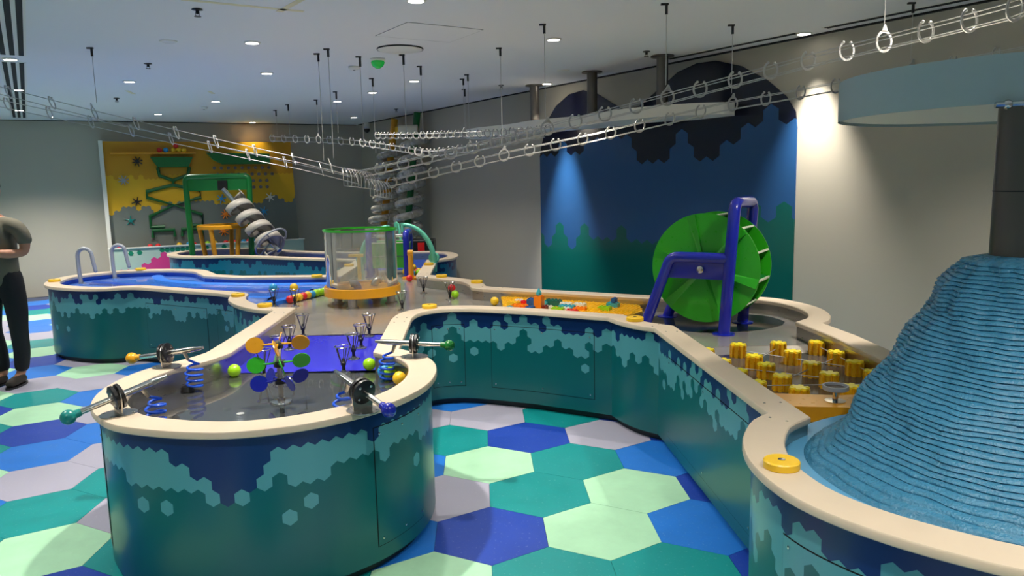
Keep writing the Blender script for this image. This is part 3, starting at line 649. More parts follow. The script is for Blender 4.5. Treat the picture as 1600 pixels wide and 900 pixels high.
cannon((-1.685, 3.10, .735), (-1.50, 3.29, .795), M_teal, 'water cannon with teal ball handle at the left front', .1, (.042, .02))
cannon((-1.86, 3.94, .735), (-1.65, 3.92, .765), M_amber, 'water cannon with amber ball handle at the left rear', .1, (.044, -.01))
cannon((-.64, 3.075, .745), (-.80, 3.24, .80), M_blue, 'water cannon with cobalt blue ball handle at the right front', .1, (.042, 0.))
cannon((-.545, 4.05, .735), (-.755, 4.06, .750), mat('green_ball_paint', srgb(18, 110, 40), .25, var=.05, coat=.3), 'water cannon with green ball handle at the right rear', .1, (.042, .02))

# ------------------------------------------------------------------ triple propeller
t = thing('propeller_toy', 'steel pole with yellow, green and blue four-bladed propellers in the front basin', 'propeller', (-1.165, 3.65, .53))
MB().lathe([(.055, 0), (.055, .008), (.05, .014), (.02, .016), (.018, .03)], seg=28).build('base', M_chrome, t, smooth=40)
MB().cyl((0, 0, .01), (0, 0, .32), .0125, seg=16).build('pole', M_chrome, t, smooth=40)
for z, m, ph in ((.303, M_amber, 12), (.208, M_green, 24), (.122, M_blue, 42)):
    h = MB().lathe([(.026, -.02), (.026, -.002), (.02, 0), (.02, .006), (.0001, .006)], (0, 0, z), 18).build('hub', M_black, t, smooth=40)
    sp = MB()
    for k in range(4):
        a = math.radians(ph + 90 * k); d = Vector((math.cos(a), math.sin(a), 0)); sd = Vector((-d.y, d.x, 0))
        e = (d * .095 + Vector((0, 0, z)))
        a1 = MB(); a1.cyl(d * .015 + Vector((0, 0, z)), d * .075 + Vector((0, 0, z)), .006, .004, seg=8)
        n_ = (sd * .96 + Vector((0, 0, .28))).normalized(); upv = n_.cross(d)
        prof = [(.043 * math.cos(q) * (1.05 if math.cos(q) > 0 else 1.0), .040 * math.sin(q)) for q in [2 * PI * j / 22 for j in range(22)]]
        Mb = Matrix((d, upv, n_)).transposed()
        a1.prism(prof, -.0025, .0025, M=Mb, T=d * .108 + Vector((0, 0, z)))
        a1.build('blade', m, t, smooth=0)

# ------------------------------------------------------------------ wire cups on stands
def cup_parts(sc=1.):
    base = MB().lathe([(.038, 0), (.038, .004), (.016, .008), (.014, .020)], seg=20)
    for k in range(4): base.lathe([(.005, .004), (.005, .010), (.0001, .011)], (.027 * math.cos(k * PI / 2), .027 * math.sin(k * PI / 2), 0), 6)
    post = MB().cyl((0, 0, .015), (0, 0, .055), .010, seg=12).lathe([(.016, .050), (.016, .066), (.010, .072), (.006, .09), (.0001, .09)], seg=14)
    rods = []
    for k in range(5):
        a = 2 * PI * k / 5 + .4; rods.append(MB().tube([(.014 * math.cos(a), .014 * math.sin(a), .06), (.045 * math.cos(a), .045 * math.sin(a), .158)], .0028, 6).build('wire', M_bronze, data_only=True))
    rg = MB().tube([(.046 * math.cos(q), .046 * math.sin(q), .158) for q in [2 * PI * j / 24 for j in range(24)]], .004, 6, closed=True, flat=.6)
    return base.build('base', M_chrome, smooth=40, data_only=True), post.build('post', M_black, smooth=40, data_only=True), rods, rg.build('ring', M_chrome, data_only=True)
CB, CP, CRODS, CRG = cup_parts()
def cup(x, y, z, lb):
    t = thing('wire_cup', lb, 'cup stand', (x, y, z), 'wire ball cups'); link('base', CB, t); link('post', CP, t); link('ring', CRG, t)
    for r in CRODS: link('wire', r, t)
def rampz(y): return .53 if y < 4.29 else (.548 if y > 5.27 else .53 + .018 * (y - 4.29) / .98)
for k, y in enumerate((5.25, 4.85, 4.55, 4.20)): cup(-1.49 + .02 * k, y, rampz(y), 'steel wire cup, %s from the back of the row behind the propeller' % ORD[k])
for k, y in enumerate((5.20, 4.85, 4.56, 4.23)): cup(-1.01 + .01 * k, y, rampz(y), 'steel wire cup, %s from the back in the right-hand ramp row' % ORD[k])
for x, y, lb in [(-2.12, 6.62, 'steel wire cup holding the sky blue ball by the row of balls'), (-1.93, 6.60, 'steel wire cup holding a yellow ball at the front of the row of balls'), (-.93, 6.26, 'steel wire cup standing right of the clear cylinder, behind the near rim'), (-.86, 7.24, 'steel wire cup at the corner of the rear rim'), (-.57, 6.80, 'tilted steel wire cup beside the red and lime balls')]: cup(x, y, ZF, lb)

# ------------------------------------------------------------------ play balls
ball_me = {}
def ball(x, y, z, m, r, lb, grp):
    k = (m.name, r)
    if k not in ball_me: ball_me[k] = MB().ball((0, 0, 0), r, 22, 14).build('play_ball', m, smooth=80, data_only=True)
    return tag(link('play_ball', ball_me[k], None, (x, y, z + r)), lb, 'ball', grp)
BR = .037
row = 'red yellow yellow red yellow sky lime lime lime yellow lime lime lime lime'.split(); BMAT = {'red': M_red, 'yellow': M_yellow, 'sky': M_sky, 'lime': M_lime}
for k, c in enumerate(row):
    f = k / (len(row) - 1); x = -2.07 + .31 * f; y = 6.78 + .80 * f
    ball(x + .045, y, ZF, BMAT[c], BR, '%s %s ball along the pool edge, counted from the wire cup at its left' % ({'sky': 'sky blue', 'lime': 'lime green'}.get(c, c), ORD[k]), 'row of balls along the pool edge')
ball(-2.12, 6.62, ZF + .135, M_sky, .036, 'sky blue ball resting in a wire cup above the row', 'balls held in wire cups')
ball(-1.93, 6.60, ZF + .135, M_yellow, .036, 'yellow ball resting in a wire cup at the front of the row', 'balls held in wire cups')
for u, v, z, m, lb in [(366, 579, .53, M_lime, 'lime green ball left of the propeller at the foot of the ramp'), (577, 569, .535, M_lime, 'lime green ball against the right-hand inner wall of the ramp'), (600, 580, .53, M_sky, 'sky blue ball behind the right rear coiled hose'), (610, 583, .53, M_lime, 'lime green ball half hidden by the right rear coiled hose'), (624, 591, .53, M_yellow, 'yellow ball against the curved rim beside the right rear cannon'), (630, 582, .53, M_yellow, 'yellow ball tucked behind another under the right rim'),
                       (640, 440, ZF, M_red, 'pinkish red ball right of the clear cylinder'), (711, 466, ZF, M_lime, 'lime green ball under the curved rear rim'), (706, 456, ZF + .02, M_red, 'red ball touching the lime one under the curved rear rim'), (773, 477, ZF, M_yellow, 'orange yellow ball near the brick tray')]:
    p = gp(u, v, z + (BR if z < .54 else 0)); ball(p.x, p.y, z, m, BR, lb, 'loose balls in the basins')
rp = random.Random(3)
pile = [('yellow', .0, .0, 0), ('red', .08, .03, 0), ('sky', .05, -.09, 0), ('yellow', -.05, .08, 0), ('lime', .12, -.05, 0), ('yellow', .10, .11, 0), ('red', .02, .14, 0), ('yellow', .05, .03, .055), ('red', .00, .09, .055), ('sky', .16, .05, 0), ('yellow', .15, .14, 0)]
pn = ['front', 'middle', 'lowest', 'left', 'right front', 'rear right', 'rear left', 'top', 'upper rear', 'far right', 'rearmost']
for (c, dx, dy, dz), q in zip(pile, pn): ball(-1.20 + dx, 8.72 + dy, ZF + dz, BMAT[c], BR, '%s ball, %s of the pile beside the yellow post' % ({'sky': 'sky blue', 'lime': 'lime green'}.get(c, c), q), 'pile of balls behind the cylinder')

# ------------------------------------------------------------------ clear cylinder
t = thing('acrylic_cylinder', 'clear acrylic drum with green top ring on an amber dish with steel legs', 'water tank', (-1.34, 6.69, ZF))
R_ = .315
MB().lathe([(R_ - .008, .15), (R_ - .008, .66), (R_, .66), (R_, .15)], seg=64, cap=False).build('clear_wall', M_acryl, t, smooth=60)
MB().lathe([(R_ - .014, .655), (R_ + .008, .655), (R_ + .010, .672), (R_ - .014, .672), (R_ - .014, .655)], seg=64, cap=False).build('top_ring', M_green, t, smooth=40)
MB().lathe([(.0001, .085), (.33, .085), (.338, .09), (.338, .165), (.330, .168), (.322, .165), (.318, .145), (.0001, .145)], seg=64).build('dish', M_amber, t, smooth=40)
for x, y in [(-.235, .03), (-.04, -.27), (.065, .29), (.25, .0)]:
    MB().lathe([(.055, 0), (.055, .008), (.038, .010), (.038, .088)], (x, y, 0), 20).build('leg', M_steel, t, smooth=40)
for x, y, a0 in [(-.02, -.11, 200), (.09, .09, 20)]:
    pts = [(x + .0 + .05 * (1 - math.cos(q)) * math.cos(math.radians(a0)), y + .05 * (1 - math.cos(q)) * math.sin(math.radians(a0)), .15 + .05 * math.sin(q)) for q in [PI * .6 * j / 8 for j in range(9)]]
    MB().tube(pts, .034, 14).build('elbow_pipe', M_steel, t, smooth=60)

# ------------------------------------------------------------------ brick tray
M_PLATE = mat('golden_plate_plastic', srgb(240, 190, 40), .3, var=.05, coat=.2)
bt = thing('brick_tray', 'large yellow studded building plate behind the middle rim', 'building plate', (.45, 5.85, ZF + .03))
bp = [(-.06, 5.74), (.70, 5.31), (.80, 5.42), (1.00, 5.70), (1.02, 5.98), (.50, 6.28), (-.10, 6.60)]
MB().prism([(x - .45, y - 5.85) for x, y in bp], .003, .018).build('plate', M_PLATE, bt, smooth=0)
MB().prism([((x - .45) * .96, (y - 5.85) * .96) for x, y in bp], -.03, .003).build('plate_support', M_steel, bt, smooth=0)
def inside(p, poly):
    r = False
    for i in range(len(poly)):
        (x1, y1), (x2, y2) = poly[i], poly[i - 1]
        if (y1 > p[1]) != (y2 > p[1]) and p[0] < (x2 - x1) * (p[1] - y1) / (y2 - y1) + x1: r = not r
    return r
b = MB(); ca, sa = math.cos(-.5), math.sin(-.5)
for i in range(-40, 41):
    for j in range(-30, 31):
        x, y = (i * ca - j * sa) * .032 + .45, (i * sa + j * ca) * .032 + 5.9
        if inside((x, y), bp): b.lathe([(.0095, .018), (.0095, .025)], (x - .45, y - 5.85, 0), 7)
tag(b.build('studs', M_PLATE, bt, smooth=0), kind='stuff')
M_cyan = mat('aqua_brick', srgb(60, 165, 185), .3, var=.04); M_orange = mat('orange_brick', srgb(236, 130, 20), .3, var=.04); M_wbr = mat('white_brick', srgb(230, 228, 215), .35, var=.03); M_maroon = mat('maroon_brick', srgb(120, 24, 24), .35, var=.04); M_bbr = mat('blue_brick', srgb(30, 90, 160), .3, var=.04)
brick_me = {}
def toybrick(u, v, nx, ny, h, m, lb, lift=0., rz=-.5):
    p = gp(u, v, ZF + .048); k = (nx, ny, h, m.name)
    if k not in brick_me:
        b = MB().box((0, 0, h / 2), (nx * .032 - .001, ny * .032 - .001, h))
        for i in range(nx):
            for j in range(ny): b.lathe([(.0095, h), (.0095, h + .007)], ((i - (nx - 1) / 2) * .032, (j - (ny - 1) / 2) * .032, 0), 8)
        brick_me[k] = b.build('toy_brick', m, smooth=0, data_only=True)
    o = link('toy_brick', brick_me[k], None, (p.x, p.y, ZF + .048 + lift)); o.rotation_euler = (0, 0, rz); tag(o, lb, 'toy brick', 'loose toy bricks')
for a in [(811, 476, 2, 2, .04, M_wbr, 'white brick at the left rear of the scattered bricks'), (820, 477, 4, 2, .035, M_red, 'red brick at the left rear, beside a white one'), (831, 478, 2, 2, .06, M_bbr, 'tall blue brick behind the orange tower'), (803, 480, 3, 2, .045, M_yellow, 'yellow brick at the left end of the scatter'), (812, 483, 4, 2, .035, M_orange, 'orange brick lying left of the tower'), (798, 483, 2, 2, .02, M_cyan, 'flat aqua brick at the left end'), (821, 484, 3, 2, .02, M_red, 'flat red brick just left of the orange tower'), (829, 485, 2, 2, .03, M_bbr, 'small blue brick at the foot of the orange tower'),
          (842.5, 484, 2, 2, .11, M_orange, 'tall orange brick tower'), (851, 478, 2, 2, .035, M_cyan, 'aqua brick right behind the orange tower'), (865, 478, 4, 2, .05, mat('teal_green_brick', srgb(12, 105, 95), .3, var=.04), 'long dark teal brick standing alone at the rear'), (852, 485, 1, 2, .035, M_maroon, 'maroon brick right of the orange tower'), (858, 484, 2, 1, .03, M_wbr, 'small white brick right of the maroon one'), (872, 487, 3, 2, .03, M_lime, 'lime brick close to the front rim'), (884, 479, 3, 2, .03, M_wbr, 'white brick in the middle of the plate'), (886, 483, 4, 2, .03, M_cyan, 'aqua brick in the middle of the plate'), (884, 486, 2, 2, .025, M_wbr, 'white brick near the front rim, middle'), (894, 488, 3, 1, .02, M_red, 'flat red brick near the front rim, middle'), (902, 484, 5, 2, .02, M_orange, 'long flat orange brick in the middle'), (906, 480, 3, 2, .03, M_wbr, 'white brick right of the middle group'), (922, 484, 6, 2, .015, M_yellow, 'long flat yellow brick right of the middle group'), (945, 485, 3, 2, .03, M_lime, 'lime green brick alone on the right half'), (958, 480, 3, 2, .035, M_cyan, 'aqua brick with a blue one on top, right half'), (978, 488, 4, 2, .012, M_yellow, 'flat yellow brick near the right end')]: toybrick(*a)
toybrick(960, 480, 1, 2, .03, M_bbr, 'blue brick stacked on an aqua one, right half', .042)
p = gp(842.5, 484, ZF + .048); t = MB().lathe([(.022, 0), (.022, .02), (.001, .06)], seg=4).build('toy_cone', M_cyan, smooth=0, loc=(p.x, p.y, ZF + .048 + .117)); tag(t, 'pointed aqua roof piece on top of the orange tower', 'toy brick')

# ------------------------------------------------------------------ water wheel
WA = Vector((.53, .85, 0)).normalized(); WB = Vector((-.85, .53, 0)).normalized(); W0 = Vector((1.427, 4.996, ZF))
wh = thing('paddle_mill', 'big green paddle wheel between blue tube frames', 'mill wheel', W0 + WB * .165 + WA * .235)
MW = Matrix((WB, Vector((0, 0, 1)), WA)).transposed()    # local x along frame, y up, z along axle (away)
WC = Vector((0, 0, .435)); RWH = .378
M_palee = mat('pale_paddle_edge', srgb(205, 215, 190), .4, var=.04)
for z0, nm_ in ((-.155, 'front_disc'), (.150, 'rear_disc')):
    ds = MB().lathe([(.0001, 0), (RWH, 0), (RWH, .006), (.0001, .006)], WC + MW @ Vector((0, 0, z0)), 72, MW).build(nm_, M_green, wh, smooth=30)
    if z0 < 0:
        for k in range(6):
            a = math.radians(14 + 60 * k); d = Vector((math.cos(a), math.sin(a), 0)); s_ = Vector((-d.y, d.x, 0))
            V = [d * .06 + s_ * .010, d * (RWH - .006) + s_ * .036, d * (RWH - .004) - s_ * .028, d * .06 - s_ * .012]
            b = MB(); ridge = [Vector((v.x, v.y, z0 - .001)) for v in V] + [Vector((v.x, v.y, z0 - .016)) for v in (V[0], V[1])]
            b.add([WC + MW @ v for v in ridge], [(4, 5, 2, 3), (0, 1, 5, 4), (1, 2, 5), (0, 4, 3)]); b.build('rib', M_green, ds, smooth=0)
for k in range(12):
    a = 2 * PI * (k + .4) / 12; d = Vector((math.cos(a), math.sin(a), 0)); s_ = Vector((-d.y, d.x, 0)) * .004
    pts = [d * .16 + s_, d * .16 - s_, d * (RWH - .012) - s_, d * (RWH - .012) + s_]
    pd = MB().prism([(p.x, p.y) for p in pts], -.149, .150, M=MW, T=WC).build('paddle', M_dgreen, wh, smooth=0)
    q = [d * (RWH - .012) + s_ * 1.8, d * (RWH - .012) - s_ * 1.8, d * (RWH - .002) - s_ * 1.8, d * (RWH - .002) + s_ * 1.8]
    MB().prism([(p.x, p.y) for p in q], -.149, .150, M=MW, T=WC).build('paddle_edge', M_palee, pd, smooth=0)
MB().lathe([(.16, -.149), (.16, .150)], WC, 48, MW, cap=False).build('drum', M_dgreen, wh, smooth=40)
MB().lathe([(.02, -.25), (.02, .26)], WC, 16, MW).build('axle', M_chrome, wh)
wf = thing('wheel_frame', 'cobalt blue tube frame carrying the green wheel', 'frame', W0)
def WL(x, y, z): return MW @ Vector((x, y, z))
def arc3(c, r, a0, a1, n=8): return [(c[0] + r * math.cos(math.radians(a0 + (a1 - a0) * k / n)), c[1] + r * math.sin(math.radians(a0 + (a1 - a0) * k / n))) for k in range(n + 1)]
RT = .040
over = [WL(0, .0, 0), WL(-.03, .45, 0), WL(-.055, .83, 0), WL(-.055, .868, .025), WL(-.055, .882, .07), WL(-.055, .882, .40), WL(-.055, .868, .445), WL(-.055, .83, .47), WL(-.03, .45, .47), WL(0, 0, .47)]
MB().tube(over, RT, 16).build('tall_hoop', M_blue, wf, smooth=60)
for z, tg in ((0., 'front'), (.47, 'rear')):
    side = [WL(-.03, .515, z), WL(.30, .515, z)] + [WL(.33 + .07 * math.sin(math.radians(q)), .445 + .07 * math.cos(math.radians(q)), z) for q in (10, 25, 40, 55, 65)] + [WL(.572, .0, z)]
    MB().tube(side, RT * .95, 14).build('side_rail', M_blue, wf, smooth=60)
    MB().prism([(-.01, .37), (.46, .37), (.385, .505), (-.01, .505)], -.006, .006, M=MW, T=WL(0, 0, z)).build('bearing_plate', M_blue, wf, smooth=0)
    MB().lathe([(.025, -.012), (.025, -.02), (.012, -.03), (.0001, -.03)], WL(.165, .435, z), 14, MW).build('bearing_bolt', M_chrome, wf)
    for x in (0., .572): MB().lathe([(.075, 0), (.075, .008), (.045, .012)], WL(x, 0, z), 24).build('foot_flange', M_blue, wf, smooth=30)
sump = [(1.02, 5.30), (1.30, 5.06), (1.62, 5.08), (1.84, 5.20), (1.98, 5.38), (1.90, 5.66), (1.6, 5.76), (1.2, 5.80), (1.05, 5.6)]
flr('wheel_sump', [v.to_tuple() for v in cat([(x, y) for x, y in sump] + [sump[0]], .08)[:-1]], ZF + .003, mat('dark_water_sump', srgb(28, 40, 42), .06, .3, var=.1, scale=4), ROOT['pegb'], .01)

# ------------------------------------------------------------------ yellow pegs
peg = []
for k in range(96):
    a = 2 * PI * k / 96; peg.append((.043 + .006 * (1 if math.cos(9 * a) > -.2 else -1), a))
pegpoly = [(r * math.cos(a), r * math.sin(a)) for r, a in peg]
M_pegs = mat('golden_peg_plastic', srgb(236, 178, 24), .28, var=.06, coat=.4)
peg_me = MB().prism(pegpoly, 0, .072).build('peg_body', M_pegs, smooth=0, data_only=True)
top = []
for k in range(72):
    a = 2 * PI * k / 72; r = .046 if math.cos(6 * a) > -.3 else .028; top.append((r * math.cos(a), r * math.sin(a)))
pegt_me = MB().prism(top, .072, .080).build('peg_cap', mat('lemon_peg_cap', srgb(246, 226, 50), .3, var=.05, coat=.3), smooth=0, data_only=True)
PX = {'left': (1.36, [4.45, 4.15, 3.95, 3.71, 3.48]), 'middle': (1.61, [4.47, 4.24, 3.96, 3.735, 3.49]), 'right': (1.845, [4.475, 4.20, 3.965, 3.755])}
for rn, (x, ys) in PX.items():
    for k, y in enumerate(ys):
        t = thing('ridged_peg', 'ridged yellow peg, %s from the wheel in the %s row' % (ORD[k], rn), 'peg', (x, y, .525), 'ridged yellow pegs'); link('peg_body', peg_me, t); link('peg_cap', pegt_me, t)
for k, y in enumerate((4.33, 4.06, 3.83, 3.6)):
    t = thing('ridged_peg', 'ridged yellow peg mostly hidden by the left rim, %s from the wheel' % ORD[k], 'peg', (1.135 - .012 * 0 + .02 * k, y, .525), 'ridged yellow pegs'); link('peg_body', peg_me, t); link('peg_cap', pegt_me, t)
for k, (p, q) in enumerate([((1.36, 4.45), (1.845, 3.965)), ((1.845, 4.20), (1.36, 3.71)), ((1.61, 4.47), (1.36, 4.15)), ((1.61, 3.96), (1.36, 3.71)), ((1.2, 4.0), (1.61, 3.735)), ((1.2, 3.62), (1.86, 3.60)), ((1.845, 4.475), (1.86, 3.6))]):
    tag(MB().cyl((p[0], p[1], .566 + .002 * k), (q[0], q[1], .566 + .002 * k), .0022, seg=6).build('tension_wire', M_wire), 'thin steel wire strung between yellow pegs, %s from the wheel end' % ORD[k], 'wire', 'wires between the pegs')
dm = thing('yellow_dam', 'glossy yellow barrier between the pegs and the blue mound', 'barrier', (1.5, 3.2, .5))
MB().prism([(-.39, .24), (-.34, .02), (-.02, -.03), (.39, -.02), (.39, .20), (0., .16)], .0, .095).build('barrier_block', M_amber, dm, smooth=0)
MB().lathe([(.03, 0), (.03, .012), (.018, .014)], (-.03, -.032, .05), 16, Matrix(((1, 0, 0), (0, 0, -1), (0, 1, 0)))).build('drain', M_black, dm)
pdl = thing('dish_pedestal', 'small round dish on a steel post on the yellow barrier', 'pedestal', (1.44, 3.27, .595))
MB().lathe([(.045, 0), (.045, .004), (.012, .006), (.012, .05)], seg=20).build('post', M_chrome, pdl, smooth=40)
MB().lathe([(.012, .05), (.050, .052), (.056, .056), (.056, .074), (.048, .074), (.046, .064), (.0001, .062)], seg=28).build('dish', M_grey, pdl, smooth=40)
MB().lathe([(.045, .0645), (.0001, .0655)], seg=20, cap=False).build('dish_inlay', mat('dark_inlay', srgb(58, 44, 40), .4), pdl)

# ------------------------------------------------------------------ layered blue mound
mt = thing('layered_mound', 'tall blue wet mound built of wavy stacked layers', 'mound', (1.8, 2.5, .50))
prof = [(.80, .50), (.78, .56), (.745, .60), (.69, .63), (.64, .665), (.577, .733), (.52, .82), (.441, .92), (.379, 1.018), (.296, 1.152), (.248, 1.22), (.21, 1.265), (.175, 1.305)]
def rz(z):
    for (r0, z0), (r1, z1) in zip(prof[:-1], prof[1:]):
        if z <= z1: return r0 + (r1 - r0) * (z - z0) / (z1 - z0)
    return prof[-1][0]
from mathutils import noise as mn
b = MB(); segs = 200; rows = []
nl = 46; za, zb = .60, 1.31
rows.append((rz(.50), .50, 0, 0)); rows.append((rz(.57), .575, 0, 0)); rows.append((rz(.60) + .01, .595, 0, .3))
for k in range(nl):
    z0 = za + (zb - za) * k / nl; z1 = za + (zb - za) * (k + 1) / nl
    for f, bulge in ((.04, -.4), (.28, .75), (.6, 1.), (.88, .5)): rows.append((rz(z0 + (z1 - z0) * f), z0 + (z1 - z0) * f, k + 1, bulge))
rows.append((.12, 1.325, nl, 0)); rows.append((.001, 1.33, nl, 0))
for (r, z, k, bu) in rows:
    for s_ in range(segs):
        a = 2 * PI * s_ / segs; c_, d_ = math.cos(a), math.sin(a)
        off = 0
        if k:
            off = .030 * mn.noise((c_ * 2.2, d_ * 2.2, k * .10)) + .014 * mn.noise((c_ * 6, d_ * 6, k * .22)) + .005 * mn.noise((c_ * 20, d_ * 20, k * .9))
            off += .0065 * bu
        zz = z + (.006 * mn.noise((c_ * 5, d_ * 5, k * .3 + 4)) if 0 < k < nl else 0)
        rr = max(.001, r + off * min(1, r / .2)); f_ = max(0., (zz - .60) / .71); rr *= 1 + .13 * f_; b.v.append((rr * c_ + .13 * f_, rr * d_ * (.80 + .2 * f_ if d_ > 0 else 1) + .30 * f_, zz - .50 - .04 * f_))
for i in range(len(rows) - 1):
    for s_ in range(segs):
        t_ = (s_ + 1) % segs; b.f.append((i * segs + s_, i * segs + t_, (i + 1) * segs + t_, (i + 1) * segs + s_)); b.mi.append(0)
M_mound = mat('wet_blue_layered_resin', srgb(56, 122, 156), .28, var=.14, scale=18, bump=.55, bscale=130, spec=.6)
b.build('layers', M_mound, mt, smooth=75)
MB().prism([(.855 * math.cos(2 * PI * k / 60), .855 * math.sin(2 * PI * k / 60) * (.80 if k < 30 else 1)) for k in range(60)], .0, .085).build('base_skirt', mat('pale_blue_base', srgb(84, 150, 190), .35, var=.05), mt, smooth=30)
# steel column and blue drum canopy above it
cm = thing('steel_column', 'thick dark steel column rising from the blue mound to the drum canopy', 'column', (1.945, 2.83, 1.285))
MB().lathe([(.118, 0), (.118, .57)], seg=32).build('shaft', M_bronze, cm, smooth=40)
MB().lathe([(.120, .24), (.120, .245)], seg=32, cap=False).build('joint_band', M_black, cm)
pf = MB().tube([(-.19, -.06, .553), (.14, -.14, .557)], .012, 10)
for f in (.12, .3, .5, .72, .9): p = Vector((-.19, -.06, .553)).lerp(Vector((.14, -.14, .557)), f); pf.ball(p, .018, 10, 6)
pf.build('valve_pipe', M_chrome, cm)
dr = thing('drum_canopy', 'pale blue round drum canopy hanging over the mound at right', 'canopy', (2.2, 3.35, 1.845))
MB().lathe([(.70, .0), (.70, .175), (.69, .175), (.69, .0)], seg=72, cap=False).build('drum_band', mat('pale_blue_grey_paint', srgb(168, 184, 188), .4, var=.03), dr, smooth=40)
MB().lathe([(.0001, .012), (.69, .012), (.69, .02), (.0001, .02)], seg=72).build('underside', M_white, dr, smooth=30)
MB().lathe([(.0001, .150), (.69, .150), (.69, .156), (.0001, .156)], seg=72).build('top_deck', M_white, dr, smooth=30)

# ------------------------------------------------------------------ white canopy over the wheel
cn = thing('cloud_canopy', 'long white curved canopy hung on three dark poles in front of the mural', 'canopy', (.85, 8.5, 2.17))
ol = [(-.25, 10.2), (-.55, 9.9), (-.40, 9.45), (.0, 9.0), (.30, 8.45), (.75, 8.05), (1.05, 7.45), (1.50, 7.05), (1.95, 6.95), (2.12, 7.2), (1.92, 7.55), (1.45, 7.8), (1.15, 8.3), (.70, 8.75), (.35, 9.25), (-.02, 9.8)]
ol = [(x - .85, y - 8.5) for x, y in [v.to_tuple() for v in cat(ol + [ol[0]], .12)[:-1]]]
MB().prism(ol, .0, .105).build('canopy_body', M_white, cn, smooth=30)
for x, y in ((.322, 9.286), (.904, 8.264), (1.464, 7.314)):
    po = MB().cyl((x - .85, y - 8.5, .10), (x - .85, y - 8.5, HCEIL - 2.17), .055, seg=20).build('hanging_pole', M_bronze, cn, smooth=40)
    MB().lathe([(.11, -.012), (.11, 0), (.055, 0)], (x - .85, y - 8.5, HCEIL - 2.17), 24).build('ceiling_plate', M_bronze, po, smooth=30)

# ------------------------------------------------------------------ overhead ball tracks
def horseshoe(gap, r=.050, lug=False):
    b = MB(); n = 26; V = []
    a0 = math.radians(90 + gap / 2); a1 = math.radians(450 - gap / 2)
    for k in range(n + 1):
        a = a0 + (a1 - a0) * k / n
        for dr_, dz in ((-.006, -.003), (.006, -.003), (.006, .003), (-.006, .003)): V.append(((r + dr_) * math.cos(a), (r + dr_) * math.sin(a), dz))
    fs = []
    for k in range(n):
        for j in range(4): fs.append((k * 4 + j, k * 4 + (j + 1) % 4, (k + 1) * 4 + (j + 1) % 4, (k + 1) * 4 + j))
    fs += [(3, 2, 1, 0), tuple(n * 4 + j for j in range(4))]; b.add(V, fs)
    if gap: b.ball(((r) * math.cos(a0), r * math.sin(a0), 0), .009, 8, 6).ball((r * math.cos(a1), r * math.sin(a1), 0), .009, 8, 6)
    if lug: b.prism([(-.022, r - .002), (.022, r - .002), (.006, r + .034), (-.006, r + .034)], -.003, .003)
    return b.build('horseshoe_clip', M_wire, smooth=40, data_only=True)
HSH = horseshoe(62); HRG = horseshoe(0, lug=True)
def track(label, pts, spacing, hang=(), scale=1., face=None):
    P_ = [Vector(p) for p in pts]; L = [0]
    for a_, b_ in zip(P_[:-1], P_[1:]): L.append(L[-1] + (b_ - a_).length)
    org = P_[len(P_) // 2].copy(); t = thing('ball_track', label, 'track', org, 'overhead ball tracks')
    def at(u):
        k = max(i for i in range(len(L) - 1) if L[i] <= u + 1e-9); f = (u - L[k]) / max(1e-9, L[k + 1] - L[k]); return P_[k].lerp(P_[k + 1], f)
    def frame(u):
        d = (at(min(L[-1], u + .04)) - at(max(0, u - .04))).normalized(); x = d.cross(Vector((0, 0, 1))).normalized(); return d, x, x.cross(d)
    n = max(2, int(L[-1] / .25))
    for ox, oy in ((-.024, -.036), (.024, -.036), (-.040, .020), (.040, .020)):
        q = []
        for k in range(n + 1):
            u = L[-1] * k / n; d, x, y = frame(u); q.append(at(u) + x * ox * scale + y * oy * scale - org)
        MB().tube(q, .0032, 6).build('rail', M_wire, t, smooth=60)
    m = int(L[-1] / spacing)
    ks = [min(L[-1], spacing * k + .02) for k in range(m + 1)]
    hset = {min(range(m + 1), key=lambda k: (at(ks[k]) - h).length) for h in hang}
    for k in range(m + 1):
        u = min(L[-1], spacing * k + .02); d, x, y = frame(u); hung = k in hset
        o = link('horseshoe_clip', HRG if hung else HSH, t, at(u) - org)
        fd = d if face is None else (Vector(face) + Vector((0, 0, d.z))).normalized(); fx = fd.cross(Vector((0, 0, 1))).normalized(); o.rotation_euler = Matrix((fx, fx.cross(fd), fd)).transposed().to_euler(); o.scale = (scale,) * 3
        if hung:
            p = at(u) + y * .084 - org; wtop = Vector((p.x, p.y, HCEIL - org.z))
            wr = MB().cyl(p, wtop, .0028, seg=6).build('hanging_wire', M_wire, t)
            MB().cyl(wtop - Vector((0, 0, .07)), wtop, .010, seg=8).box(wtop + Vector((-.012, 0, -.006)), (.05, .02, .012)).build('wire_anchor', M_black, wr)
def px(u, v, Y): return zat(u, v, Y)
T1 = [(2.55, 2.7, 2.42), px(1583, 14, 3.35), px(1483, 40, 3.7), px(1303, 84, 4.35), px(1166, 120, 4.8), px(1007, 162, 5.3), px(854, 201, 5.75), px(700, 240, 6.35), px(568, 270, 6.75)]
track('nearest bright track sweeping down from the upper right corner', T1, .245, hang=(px(1387, 58, 4.05), px(1053, 147, 5.15), px(854, 201, 5.75)), face=(-.36, .93, 0))
T2 = [(3.75, 4.55, 2.42), px(1594, 80, 4.95), px(1264, 142, 5.70), px(1128, 166, 5.96), px(930, 213, 6.35), px(785, 243, 6.7), px(678, 269, 7.0), px(612, 285, 7.2)]
track('second track sloping along the mural towards the middle', T2, .245, hang=(px(1437, 108, 5.3), px(1128, 166, 5.96), px(788, 243, 6.7)), face=(-.50, .86, 0))
TA = [px(-60, 122, 6.1), px(0, 140, 6.15), px(175, 184, 6.3), px(403, 236, 6.45), px(503, 258, 6.53), px(548, 270, 6.6)]
track('upper left track of four rails dropping towards the middle', TA, .32, hang=(px(503, 258, 6.53), px(177, 185, 6.3)))
